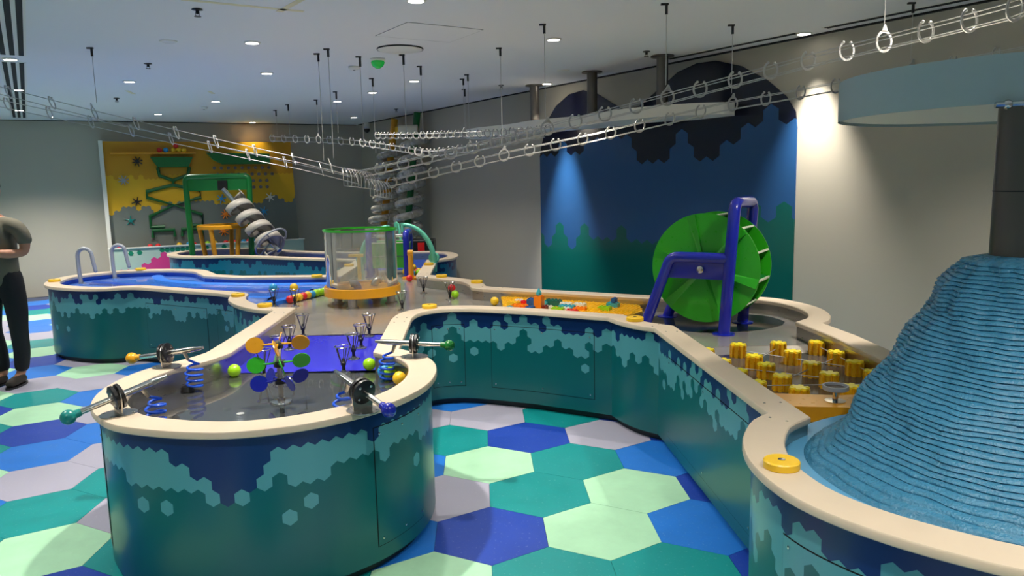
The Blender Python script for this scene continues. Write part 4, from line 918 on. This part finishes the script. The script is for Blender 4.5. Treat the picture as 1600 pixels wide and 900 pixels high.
TBk = [px(-60, 145, 6.3), px(0, 160, 6.35), px(175, 197, 6.5), px(403, 245, 6.7), px(480, 260, 6.75), px(560, 281, 6.85)]
track('lower left track running beside the upper left one', TBk, .32, hang=(px(480, 260, 6.75),))
T3 = [px(858, 202, 7.7), px(765, 208, 8.3), px(700, 210, 8.8), px(640, 212, 9.3), px(590, 212, 9.7)]
track('distant level track in front of the green spiral pole', T3, .125, hang=(px(728, 209, 8.6),), scale=.85)
T4 = [px(424, 216, 10.6), px(500, 218, 10.3), px(560, 222, 10.0), px(640, 234, 9.4), px(672, 240, 8.9), px(730, 232, 8.3), px(790, 222, 7.8), px(848, 208, 7.3)]
track('distant curved track passing behind the wire combs', T4, .19, hang=(px(500, 218, 10.3), px(730, 232, 8.3)))
# hanging wire combs where the tracks meet
def comb(label, u, v, Y, turn, n, w_, hgt):
    c = zat(u, v, Y); t = thing('wire_comb', label, 'wire comb', c, 'wire combs at the track ends')
    pts0 = []
    for k in range(n):
        a = turn + k * .16; ex = Vector((math.cos(a), math.sin(a), 0)); c0 = Vector(((k - n / 2) * w_, 0.02 * math.sin(k), -.004 * k))
        pts = [c0 + Vector((0, 0, .03)) - ex * .03, c0 + Vector((0, 0, .06)), c0 + ex * .04 + Vector((0, 0, .045)), c0 + ex * .07 + Vector((0, 0, .0)), c0 + ex * .075 + Vector((0, 0, -hgt * .6)), c0 + ex * .07 + Vector((0, 0, -hgt))]
        MB().tube(pts, .0035, 6).build('hook_wire', M_wire, t, smooth=60); pts0.append(pts[-1])
    MB().tube(pts0, .004, 6).build('lower_rod', M_wire, t, smooth=60)
comb('upper hanging comb of bent wires at the end of the left tracks', 556, 272, 6.7, -1.2, 11, .022, .10)
comb('lower hanging comb of bent wires at the end of the mural track', 588, 289, 7.1, -1.0, 8, .022, .10)
# loose wires with anchors hanging between tracks
for k, (u, v, zb, lb) in enumerate([(562, 88, 1.95, 'left of the green dome'), (630, 85, 2.05, 'in front of the ceiling disc'), (657, 103, 2.05, 'right of the ceiling disc'), (582, 122, 1.95, 'behind the green dome'), (431, 172, 2.3, 'leftmost near the rear wall'), (450, 163, 2.3, 'second from left near the rear wall'), (525, 143, 2.25, 'beside a small downlight in the rear'), (726, 139, 2.15, 'in front of the distant level track')]):
    p = gp(u, v, HCEIL); t = thing('hanging_wire', 'thin hanging wire with dark anchor ' + lb, 'wire', p, 'suspension wires')
    MB().cyl((0, 0, zb - HCEIL), (0, 0, 0), .0028, seg=6).build('wire', M_wire, t); MB().cyl((0, 0, -.09), (0, 0, 0), .011, seg=8).box((-.012, 0, -.006), (.05, .02, .012)).build('wire_anchor', M_black, t)
# ------------------------------------------------------------------ yellow ball wall on the rear wall
def bw(s, off, z): return BW0 + BWD * s + BWN * off + Vector((0, 0, z))
bwl = thing('ball_wall', 'tall yellow and grey ball run wall board with green tracks on the rear wall', 'ball wall', bw(2.45, 0, 0))
O_ = bw(2.45, 0, 0)
MBW = Matrix((BWD, Vector((0, 0, 1)), BWN)).transposed()
M_bwall = hexprint('drip_print', .075, (srgb(196, 140, 12), srgb(214, 166, 20), srgb(112, 118, 112)), [(0., 1.85), (.25, 1.80), (.4, 1.9), (.5, 1.75), (.7, 1.9), (1., 1.85)], [(0., 1.22), (.05, 1.30), (.2, 1.30), (.23, 1.18), (.27, 1.36), (.42, 1.40), (.5, 1.42), (.58, 1.3), (.66, 1.36), (.75, 1.3), (.88, 1.45), (.93, 1.3), (1., 1.5)], length=3.1, amp=(.05, .03), jit=.02, single=.975, band=(1.4, 2.3), rough=.45)
b = MB(); pl = [(-1.52, .62), (1.55, .62), (1.50, 2.41), (-1.52, 2.41)]
b.prism(pl, .02, .22, M=MBW); b.uv = {i: (p[0] + 1.52, p[1]) for i, p in enumerate(pl + pl)}; b.build('print_board', M_bwall, bwl, smooth=0)
MB().prism([(-1.58, ZFL), (-1.52, ZFL), (-1.52, 2.42), (-1.58, 2.42)], .01, .30, M=MBW).build('side_post', M_white, bwl, smooth=0)
M_gtrk = mat('dark_green_track', srgb(14, 92, 44), .45, var=.08)
def bt_(pts, r=.030): return [MBW @ Vector((s - 2.45, z, .25)) for s, z in pts], r
for pts in [[(1.72, 1.98), (1.74, 1.84), (1.94, 1.76), (2.18, 1.84), (2.22, 1.98)], [(1.94, 1.76), (1.94, 1.68), (1.52, 1.58), (1.52, 1.48), (1.93, 1.34), (1.54, 1.16), (1.54, .98), (1.76, .98)], [(1.94, 1.68), (2.36, 1.58), (2.36, 1.46), (1.93, 1.34), (2.36, 1.16), (2.36, .98), (2.2, .98)], [(1.56, .80), (1.56, .92), (1.90, .92), (1.90, .80)], [(2.02, .80), (2.02, .92), (2.34, .92), (2.34, .80)]]:
    q, r = bt_(pts); b = MB(); b.tube(q, r, 8); b.build('green_track', M_gtrk, bwl, smooth=30)
for poly in [[(1.62, 2.15), (2.28, 2.15), (2.20, 1.98), (1.72, 1.98)], [(2.50, 2.22), (3.55, 2.2), (3.55, 2.02), (2.75, 2.02), (2.6, 2.10)]]:
    MB().prism([(s - 2.45, z) for s, z in poly], .22, .34, M=MBW).build('green_hopper', M_dgreen, bwl, smooth=0)
MB().prism([(-1.42, 2.20), (-.12, 2.20), (-.12, 2.225), (-1.42, 2.225)], .22, .33, M=MBW).build('ball_shelf', M_amber, bwl, smooth=0)
M_peg2 = mat('grey_pin', srgb(110, 100, 100), .4)
for r_ in range(4):
    for c_ in range(9 if r_ < 2 else 3):
        s = 2.62 + c_ * .115 + (.05 if r_ % 2 else 0) if r_ < 2 else 3.26 + c_ * .115
        p = MBW @ Vector((s - 2.45, 1.96 - r_ * .115, .22)); MB().lathe([(.028, 0), (.028, .04), (.0001, .045)], p, 12, MBW).build('pin', M_peg2, bwl)
for s, z, m, n_ in [(1.42, 2.08, M_black, 8), (1.19, 1.77, M_grey, 8), (1.36, 1.41, M_black, 6), (1.24, 1.10, M_teal, 5), (3.53, 1.43, M_white, 6), (3.40, 1.18, M_sky, 6), (2.70, 1.42, M_sky, 6), (2.75, 1.15, M_orange, 8), (2.70, .85, M_orange, 8)]:
    b = MB(); p = Vector((s - 2.45, z, .235))
    for k in range(n_):
        a = 2 * PI * k / n_ + .26; b.cyl(MBW @ p, MBW @ (p + Vector((.085 * math.cos(a), .085 * math.sin(a), .0))), .012, .008, seg=6)
    b.lathe([(.03, -.01), (.03, .02), (.0001, .025)], MBW @ p, 12, MBW); b.build('spinner', m, bwl)
M_trough = hexprint('trough_print', .10, (srgb(168, 190, 178), srgb(168, 190, 178), srgb(214, 60, 130)), 3., [(0., .28), (.12, .30), (.22, .48), (.28, .56), (.33, .40), (.38, .46), (.45, .26), (.6, .35), (.8, .30), (1., .4)], length=3.1, amp=(0, .04), jit=.03, single=.8, band=(-1, -.5), rough=.45)
b = MB(); pl = [(-1.56, ZFL), (1.56, ZFL), (1.56, .66), (-1.56, .66)]
b.prism(pl, .54, .56, M=MBW); b.uv = {i: (p[0] + 1.56, p[1]) for i, p in enumerate(pl + pl)}; b.build('trough_front', M_trough, bwl, smooth=0)
MB().prism([(-1.56, ZFL), (-1.54, ZFL), (-1.54, .66), (-1.56, .66)], .05, .54, M=MBW).build('trough_end', M_white, bwl, smooth=0)
MB().prism([(1.54, ZFL), (1.56, ZFL), (1.56, .66), (1.54, .66)], .05, .54, M=MBW).build('trough_end', M_white, bwl, smooth=0)
MB().prism([(-1.54, .60), (1.54, .60), (1.54, .615), (-1.54, .615)], .05, .54, M=MBW).build('trough_floor', mat('grey_trough', srgb(120, 122, 120), .5), bwl, smooth=0)
MB().prism([(-1.58, .655), (1.58, .655), (1.58, .672), (-1.58, .672)], .535, .585, M=MBW).build('trough_lip', M_white, bwl, smooth=0)
M_tdot = mat('green_dot', srgb(10, 120, 90), .45)
for k, (s, z) in enumerate([(1.62, .60), (1.70, .60), (1.78, .60), (1.86, .60), (1.94, .60), (2.02, .60), (2.10, .60), (1.15, .57), (1.28, .58), (2.32, .60), (2.22, .53), (2.6, .6)]):
    MB().lathe([(.042, 0), (.042, .003), (.0001, .003)], MBW @ Vector((s - 2.45 + .05, z, .56)), 6, MBW).build('hexagon_print', M_tdot, bwl, smooth=0)
for k, (s, c, tx) in enumerate([(1.05, 'red', 'at the left end'), (1.50, 'red', 'second from the left end'), (1.62, 'red', 'under the left green track'), (1.95, 'yellow', 'under the middle track'), (2.10, 'sky', 'left of the green frame leg'), (2.18, 'red', 'just left of the green frame leg'), (2.32, 'yellow', 'beside the green frame leg'), (2.40, 'lime', 'right of the green frame leg'), (2.52, 'yellow', 'behind the ring stand, left'), (2.70, 'red', 'behind the ring stand'), (2.78, 'yellow', 'behind the ring stand, second'), (2.86, 'red', 'behind the ring stand, third'), (3.0, 'sky', 'right of the middle ring stand leg'), (3.08, 'red', 'right of the sky blue one'), (3.16, 'sky', 'behind the screw'), (3.45, 'yellow', 'right of the screw'), (3.60, 'sky', 'at the right end')]):
    p = bw(s, .42, .615); ball(p.x, p.y, p.z, BMAT[c], .045, '%s ball lying in the ball wall trough, %s' % ({'sky': 'sky blue', 'lime': 'lime green'}.get(c, c), tx), 'balls in the ball wall trough')
for k, (s, dz, c, tx) in enumerate([(1.77, 0, 'red', 'left'), (1.87, 0, 'sky', 'beside the left red one'), (1.99, .0, 'yellow', 'left of three'), (2.07, .0, 'yellow', 'middle of three'), (2.15, .0, 'yellow', 'right of three'), (2.03, .075, 'red', 'stacked on the yellow ones')]):
    p = bw(s, .28, 2.225 + dz); ball(p.x, p.y, p.z, BMAT[c], .042, '%s ball on the shelf of the ball wall, %s' % ({'sky': 'sky blue'}.get(c, c), tx), 'balls on the ball wall shelf')

# ------------------------------------------------------------------ screw lift with green frame in the far basin
gf = thing('gantry', 'deep green tube gantry over the far basin', 'frame', (-4.37, 11.33, ZF))
MB().tube([(-.44, 0, 0), (-.46, 0, 1.16)] + [(-.39 - .07 * math.cos(math.radians(q)), 0, 1.16 + .07 * math.sin(math.radians(q))) for q in (20, 45, 70, 90)] + [(.42, 0, 1.23)] + [(.42 + .07 * math.sin(math.radians(q)), 0, 1.16 + .07 * math.cos(math.radians(q))) for q in (20, 45, 70, 90)] + [(.45, 0, 0)], .042, 12).build('gantry_tube', M_dgreen, gf, smooth=60)
MB().box((0.02, 0, 1.11), (.90, .03, .17)).build('cross_plate', M_dgreen, gf, smooth=0)
MB().box((.10, -.03, 1.10), (.14, .03, .14)).build('bearing_block', M_black, gf, smooth=0)
sc = thing('screw_lift', 'grey spiral screw leaning from the green gantry into the far basin', 'screw lift', (-3.56, 10.95, ZF))
a_ = zat(349, 296, 11.28) - Vector((-3.56, 10.95, ZF)); b_ = zat(436, 392, 10.85) - Vector((-3.56, 10.95, ZF)); ax = (b_ - a_).normalized(); LL = (b_ - a_).length
MS = ax.to_track_quat('Z', 'Y').to_matrix(); M_scr = mat('pale_grey_screw', srgb(176, 170, 160), .4, var=.05)
MB().cyl(a_, b_, .035, seg=14).build('shaft', M_chrome, sc, smooth=40)
b = MB(); turns = 4.6; n = 180
for k in range(n + 1):
    f = k / n; a = -2 * PI * turns * f + 1.2; z = LL * (.17 + .80 * f)
    for r_, dz in ((.03, 0.), (.155, 0.), (.165, -.055), (.165, .055)):
        b.v.append(a_ + MS @ Vector((r_ * math.cos(a), r_ * math.sin(a), z + dz)))
for k in range(n):
    o_ = k * 4; b.f += [(o_, o_ + 4, o_ + 5, o_ + 1), (o_ + 2, o_ + 6, o_ + 7, o_ + 3)]; b.mi += [0, 0]
o = b.build('spiral_blade', M_scr, sc, smooth=60); md = o.modifiers.new('thick', 'SOLIDIFY'); md.thickness = .012
wc = a_ + MS @ Vector((0, 0, LL * .86)); hw = MB().tube([wc + MS @ Vector((.26 * math.cos(q), .26 * math.sin(q), 0)) for q in [2 * PI * k / 36 for k in range(36)]], .014, 8, closed=True)
for k in range(3): q = 2 * PI * k / 3 + .3; hw.cyl(wc, wc + MS @ Vector((.26 * math.cos(q), .26 * math.sin(q), 0)), .010, seg=8)
hw.build('hand_wheel', M_grey, sc, smooth=60)
rs = thing('ring_stand', 'amber ring table on splayed legs under the green gantry', 'stand', (-4.36, 11.44, ZF))
MB().lathe([(.30, .455), (.375, .455), (.378, .50), (.36, .515), (.30, .515), (.30, .455)], seg=48, cap=False).build('ring_top', M_amber, rs, smooth=30)
MB().lathe([(.0001, .47), (.30, .47), (.30, .48), (.0001, .48)], seg=40).build('dark_dish', M_black, rs)
for q in (200, 260, 330, 90): c_, s_ = math.cos(math.radians(q)), math.sin(math.radians(q)); MB().cyl((.27 * c_, .27 * s_, 0), (.335 * c_, .335 * s_, .46), .035, seg=10).build('leg', M_amber, rs, smooth=40)

# ------------------------------------------------------------------ spiral tube towers by the corner
def tower(label, base, top, m, r0, turns, flare, fz0, fz1, helix_r):
    base = Vector(base); top = Vector(top); t = thing('spiral_tower', label, 'spiral tower', (base.x, base.y, ZFL), 'clear spiral tube towers')
    d = top - base + Vector((0, 0, -ZFL))
    MB().tube([Vector((0, 0, 0)), d * .5, d], r0, 14).build('pole', m, t, smooth=60)
    pts = []; n = int(turns * 22)
    for k in range(n + 1):
        f = k / n; z = fz0 + (fz1 - fz0) * f; a = 2 * PI * turns * f
        rr = helix_r * (1 + flare * max(0, 1 - f * 3)); c = d * z
        pts.append(c + Vector((rr * math.cos(a), rr * math.sin(a), 0)))
    MB().tube(pts, .060, 12).build('spiral_tube', M_tube, t, smooth=60)
    rib = MB()
    sq = pts[::4]
    for k in range(1, len(sq) - 1):
        dd = (sq[k + 1] - sq[k - 1]).normalized(); MM = dd.to_track_quat('Z', 'Y').to_matrix(); rib.lathe([(.059, -.005), (.063, 0), (.059, .005)], sq[k], 10, MM, cap=False)
    tag(rib.build('tube_rib', M_wire, t, smooth=40), kind='stuff')
    MB().lathe([(.17, 0), (.17, .02), (.06, .03)], seg=20).build('base_plate', m, t)
    return t
tg = tower('clear spiral tube winding around a tilted green pole near the corner', (-1.80, 12.2, 0), (-1.46, 12.35, 2.74), M_dgreen, .055, 7.6, .12, .28, .90, .18)
MB().cyl((.30, -.1, 0), (.22, -.05, .78), .11, .09, seg=18).lathe([(.095, .78), (.10, .80), (.095, .83)], (.22, -.05, 0), 18).build('outlet_pipe', M_dgreen, tg, smooth=40)
lb_ = MB().lathe([(.075, 0), (.075, .30)], (-.12, 0, 0), 20, Matrix(((0, 0, 1), (0, 1, 0), (1, 0, 0)))); lo_ = lb_.build('blower_drum', mat('cream_drum_paint', srgb(230, 224, 196), .4), tg, smooth=40); lo_.location = (.18, -.05, 2.56)  # drum in plain cream paint
MB().lathe([(.055, 0), (.055, .05), (.0001, .05)], (.06, -.05, 2.56), 16, Matrix(((0, 0, -1), (0, 1, 0), (1, 0, 0)))).build('drum_nozzle', M_yellow, tg)
ty = tower('dull clear spiral tube winding around an amber pole, left of the green one', (-2.30, 12.75, 0), (-1.93, 13.05, 2.70), M_amber, .06, 8.2, .45, .30, .82, .18)
bx = thing('blower_box', 'black machine box with a red panel at the foot of the green spiral pole', 'machine', (-1.36, 11.35, ZFL))
MB().box((0, 0, .44), (.42, .32, .88)).build('housing', M_black, bx, smooth=0, bevel=.015); MB().box((.02, -.165, .74), (.10, .01, .20)).build('red_panel', M_red, bx, smooth=0)
sk = thing('suitcase', 'dark suitcase with raised black handle behind the clear cylinder', 'suitcase', (-2.75, 12.6, ZFL))
MB().box((0, 0, .36), (.40, .24, .60)).build('case_body', M_black, sk, smooth=0, bevel=.03)
MB().tube([(-.09, 0, .64), (-.09, 0, .96), (-.07, 0, .98), (.07, 0, .98), (.09, 0, .96), (.09, 0, .64)], .016, 8).build('telescopic_handle', M_black, sk, smooth=60)
for x in (-.14, .14): MB().cyl((x, -.06, .03), (x, .06, .03), .035, seg=12).build('wheel', M_black, sk)
eb = tag(MB().box((0, 0, 0), (.30, .02, .40)).build('wall_plate', M_wall, None, smooth=0, bevel=.004), 'plain grey plate on the wall behind the amber spiral pole', 'wall plate'); eb.location = wallp(9.7, .012, 1.45); eb.rotation_euler = (0, 0, math.atan2(D.y, D.x))

# ------------------------------------------------------------------ bucket, blue frame, turquoise arms behind the cylinder
bf = thing('bucket_frame', 'cobalt blue tube frame holding the green bucket', 'frame', (-1.42, 8.62, ZF))
for x in (-.215, .215):
    MB().tube([(x, 0, 0), (x, 0, .45), (x, .01, .485), (x, .04, .50), (x, .30, .50), (x, .33, .485), (x, .34, .45), (x, .34, 0)], .036, 14).build('hoop', M_blue, bf, smooth=60)
    MB().lathe([(.06, 0), (.06, .008), (.036, .01)], (x, 0, 0), 20).build('foot_flange', M_blue, bf)
MB().cyl((-.215, .17, .46), (.215, .17, .46), .018, seg=12).build('axle', M_chrome, bf)
bk = thing('tipping_bucket', 'bright green tipping bucket behind the clear cylinder', 'bucket', (-1.44, 8.95, ZF + .08))
bo = [(-.22, -.13, 0.), (.22, -.13, 0.), (.22, .10, 0.), (-.22, .10, 0.), (-.25, -.17, .30), (.25, -.17, .30), (.25, .14, .30), (-.25, .14, .30)]
o = MB().add(bo, [(3, 2, 1, 0), (0, 1, 5, 4), (1, 2, 6, 5), (2, 3, 7, 6), (3, 0, 4, 7)]).build('bucket_shell', M_green, bk, smooth=0); md = o.modifiers.new('thick', 'SOLIDIFY'); md.thickness = .01
MB().tube([(-.25, -.17, .30), (.25, -.17, .30), (.25, .14, .30), (-.25, .14, .30)], .008, 6, closed=True).build('lip', M_palee, bk)
MB().tube([(-.24, -.155, .14), (.24, -.155, .14)], .006, 6).build('seam', M_dgreen, bk)
for (x, y, flip, sc_, lb) in [(-.93, 9.02, -1, 1., 'turquoise curved arm arching right of the green bucket'), (-1.80, 9.0, 1, .95, 'turquoise curved arm left of the green bucket, seen through the cylinder')]:
    t = thing('spout_arm', lb, 'water arm', (x, y, ZF)); q = [Vector((flip * .36 * (1 - math.cos(a)) * sc_, -.05 * math.sin(a), .12 + .46 * math.sin(a) * sc_)) for a in [PI / 2 * k / 12 for k in range(13)]]
    MB().tube([Vector((0, 0, 0))] + q, .026, 10, flat=1.0, radii=[.03] + [.036 - .016 * k / 12 for k in range(13)]).build('curved_arm', M_turq, t, smooth=60)
    MB().tube([Vector((.05 * math.cos(k), 0, .17 + .05 * math.sin(k))) for k in [2 * PI * j / 20 for j in range(20)]], .018, 8, closed=True).build('pivot_ring', M_turq, t, smooth=60)
    e = q[-1]; MB().cyl(e + Vector((0, 0, .02)), e + Vector((0, 0, -.09)), .022, .018, seg=10).build('spout', M_turq, t, smooth=40)
t = thing('spout_arm', 'short turquoise spout standing between the two curved arms', 'water arm', (-1.34, 9.12, ZF)); MB().tube([(.03, 0, 0), (.0, 0, .40), (-.02, 0, .58), (-.05, 0, .60)], .014, 8).build('spout_pipe', M_turq, t, smooth=60); MB().cyl((-.05, 0, .60), (-.05, 0, .50), .022, .018, seg=10).build('spout', M_turq, t)
t = thing('yellow_post', 'slim amber post with a small tray beside the pile of balls', 'post', (-1.13, 8.40, ZF)); MB().tube([(0, 0, 0), (0, 0, .30)], .03, 12).build('post', M_amber, t, smooth=40); MB().lathe([(.10, 0), (.105, .02), (.095, .02), (.09, .008), (.0001, .008)], seg=20).build('tray', M_amber, t); MB().cyl((-.03, -.0, .29), (.03, 0, .29), .035, seg=12).build('post_cap', M_amber, t)
t = thing('yellow_post', 'slim yellow post seen through the clear cylinder', 'post', (-1.72, 8.45, ZF)); MB().tube([(0, 0, 0), (0, 0, .26)], .022, 12).build('post', M_yellow, t, smooth=40); MB().box((-.03, 0, .27), (.16, .06, .03)).build('post_cap', M_yellow, t)

# ------------------------------------------------------------------ visitor at the left edge
def skin(name, V, E_, m, parent, sub=2, post=None):
    """V: list of (x,y,z,rx,ry); skinned, subdivided and baked to one continuous mesh"""
    me = bpy.data.meshes.new(name); me.from_pydata([v[:3] for v in V], E_, []); me.update()
    o = bpy.data.objects.new(name, me); COL.objects.link(o)
    o.modifiers.new('skin', 'SKIN').use_smooth_shade = True
    for i, v in enumerate(V): me.skin_vertices[0].data[i].radius = (v[3], v[4] if len(v) > 4 else v[3]); me.skin_vertices[0].data[i].use_root = (i == 0)
    s_ = o.modifiers.new('sub', 'SUBSURF'); s_.levels = sub; s_.render_levels = sub
    dg_ = bpy.context.evaluated_depsgraph_get(); dg_.update()
    m2 = bpy.data.meshes.new_from_object(o.evaluated_get(dg_)); bpy.data.objects.remove(o); m2.name = name
    if post:
        for v in m2.vertices: v.co = post(v.co)
    m2.materials.clear(); m2.materials.append(m); m2.polygons.foreach_set('use_smooth', [True] * len(m2.polygons))
    return link(name, m2, parent)
man = thing('person', 'visitor in grey-green t-shirt and black trousers looking down at his hands', 'person', (-4.50, 6.58, ZFL)); man.scale = (1.05,) * 3
M_skin = mat('skin', srgb(196, 140, 112), .5, var=.05); M_shirt = mat('grey_green_jersey', srgb(112, 108, 92), .8, var=.15, scale=9, bump=.3, bscale=14)
M_trs = mat('black_trousers', srgb(24, 24, 28), .75, var=.2, scale=8, bump=.25, bscale=16); M_shoe = mat('dark_trainers', srgb(60, 52, 44), .6, var=.15)
V = [(0, 0, .93, .105, .085), (0, 0, 1.08, .10, .08), (0, .01, 1.22, .11, .085), (0, .015, 1.33, .105, .08), (-.01, .01, 1.43, .055), (-.02, -.005, 1.50, .056), (-.02, -.02, 1.56, .078, .085), (-.02, -.015, 1.63, .088, .098), (-.02, -.005, 1.70, .075, .085), (-.02, 0, 1.735, .03),
     (.10, 0, 1.38, .062), (.185, 0, 1.355, .058), (.235, .01, 1.24, .047), (.225, .0, 1.125, .042), (.14, -.12, 1.125, .038), (.05, -.21, 1.15, .028), (.015, -.245, 1.16, .034, .018),
     (-.10, 0, 1.38, .062), (-.185, 0, 1.355, .058), (-.235, .01, 1.24, .047), (-.225, .0, 1.125, .042), (-.16, -.13, 1.13, .038), (-.08, -.22, 1.16, .028), (-.05, -.25, 1.17, .034, .018),
     (.085, 0, .86, .095), (.11, -.01, .66, .078), (.115, -.02, .47, .055), (.095, .02, .28, .056), (.065, .03, .09, .038), (.07, -.05, .05, .042, .03), (.08, -.15, .035, .036, .024),
     (-.085, 0, .86, .095), (-.105, -.01, .66, .078), (-.10, -.02, .47, .055), (-.09, .02, .28, .056), (-.085, .03, .09, .038), (-.09, -.05, .05, .042, .03), (-.11, -.15, .035, .036, .024),
     (-.02, -.115, 1.60, .013), (.07, .0, 1.61, .012), (-.11, 0., 1.61, .012)]
E_ = [(0, 1), (1, 2), (2, 3), (3, 4), (4, 5), (5, 6), (6, 7), (7, 8), (8, 9), (3, 10), (10, 11), (11, 12), (12, 13), (13, 14), (14, 15), (15, 16), (3, 17), (17, 18), (18, 19), (19, 20), (20, 21), (21, 22), (22, 23),
      (0, 24), (24, 25), (25, 26), (26, 27), (27, 28), (28, 29), (29, 30), (0, 31), (31, 32), (32, 33), (33, 34), (34, 35), (35, 36), (36, 37), (7, 38), (7, 39), (7, 40)]
def finger(base, dirs, r):
    i = len(V); p = Vector(V[base][:3]); prev = base
    for d in dirs:
        p = p + Vector(d); V.append((p.x, p.y, p.z, r)); E_.append((prev, len(V) - 1)); prev = len(V) - 1
for base, sgn in ((16, -1), (23, 1)):
    for k, ln in enumerate((.9, 1., .95, .75)):
        finger(base, [(sgn * .022 * ln, -.022 + .004 * k, .024 - .016 * k), (sgn * .022 * ln, .004, .002), (sgn * .012 * ln, .016, 0)], .0085)
    finger(base, [(0, .005, .028), (sgn * .02, -.012, .02), (sgn * .018, -.006, .002)], .0095)
skin('body', V, E_, M_skin, man)
sh = [(0, 0, .80, .165, .140), (0, 0, .95, .165, .140), (0, 0, 1.04, .160, .130), (0, .005, 1.20, .165, .125), (0, .012, 1.33, .150, .11), (-.01, .01, 1.415, .072), (.10, 0, 1.375, .078), (.185, 0, 1.35, .074), (.232, .008, 1.25, .064), (.233, .005, 1.185, .062), (-.10, 0, 1.375, .078), (-.185, 0, 1.35, .074), (-.232, .008, 1.25, .064), (-.233, .005, 1.185, .062)]
skin('t_shirt', sh, [(0, 1), (1, 2), (2, 3), (3, 4), (4, 5), (4, 6), (6, 7), (7, 8), (8, 9), (4, 10), (10, 11), (11, 12), (12, 13)], M_shirt, man)
tr = [(0, 0, .93, .142, .120), (.085, 0, .85, .108), (.115, -.01, .66, .092), (.12, -.02, .47, .072), (.10, .02, .28, .068), (.07, .03, .10, .058), (-.085, 0, .85, .108), (-.108, -.01, .66, .092), (-.103, -.02, .47, .072), (-.093, .02, .28, .068), (-.087, .03, .10, .058), (0, 0, 1.06, .136, .112)]
skin('trousers', tr, [(0, 1), (1, 2), (2, 3), (3, 4), (4, 5), (0, 6), (6, 7), (7, 8), (8, 9), (9, 10), (0, 11)], M_trs, man)
for x, dx in ((.068, .012), (-.087, -.022)):
    s_ = skin('shoe', [(x, .05, .052, .052, .05), (x + dx * .3, -.02, .05, .054, .046), (x + dx, -.12, .044, .050, .038), (x + dx * 1.4, -.18, .038, .040, .030)], [(0, 1), (1, 2), (2, 3)], M_shoe, man)
    MB().prism([(x + .05 * math.cos(q) + dx * (.7 - .9 * math.sin(q)), -.062 + .145 * math.sin(q)) for q in [2 * PI * k / 24 for k in range(24)]], .0, .016).build('sole', M_black, s_, smooth=0)
skin('hair', [(-.02, .035, 1.62, .088, .082), (-.02, .02, 1.70, .094, .09), (-.02, -.035, 1.725, .08, .06)], [(0, 1), (1, 2)], mat('dark_brown_hair', srgb(46, 34, 28), .7, var=.3, scale=60), man)
for x in (-.052, .012):
    e = MB().ball((x, -.098, 1.628), .011, 12, 8).build('eye', mat('eye_white', srgb(225, 220, 212), .2, var=0), man); MB().ball((x, -.106, 1.627), .0055, 8, 6).build('iris', M_black, e)
MB().tube([(-.045, -.108, 1.555), (-.02, -.114, 1.553), (.005, -.108, 1.555)], .005, 6).build('mouth', mat('lip', srgb(150, 84, 76), .5, var=0), man)
ph = tag(MB().box((0, 0, 0), (.075, .15, .009)).build('smartphone', M_black, None, smooth=0, bevel=.003), "dark phone held in the visitor's hands", 'phone'); ph.location = (-4.52, 6.285, 1.145); ph.rotation_euler = (.6, 0, 0)
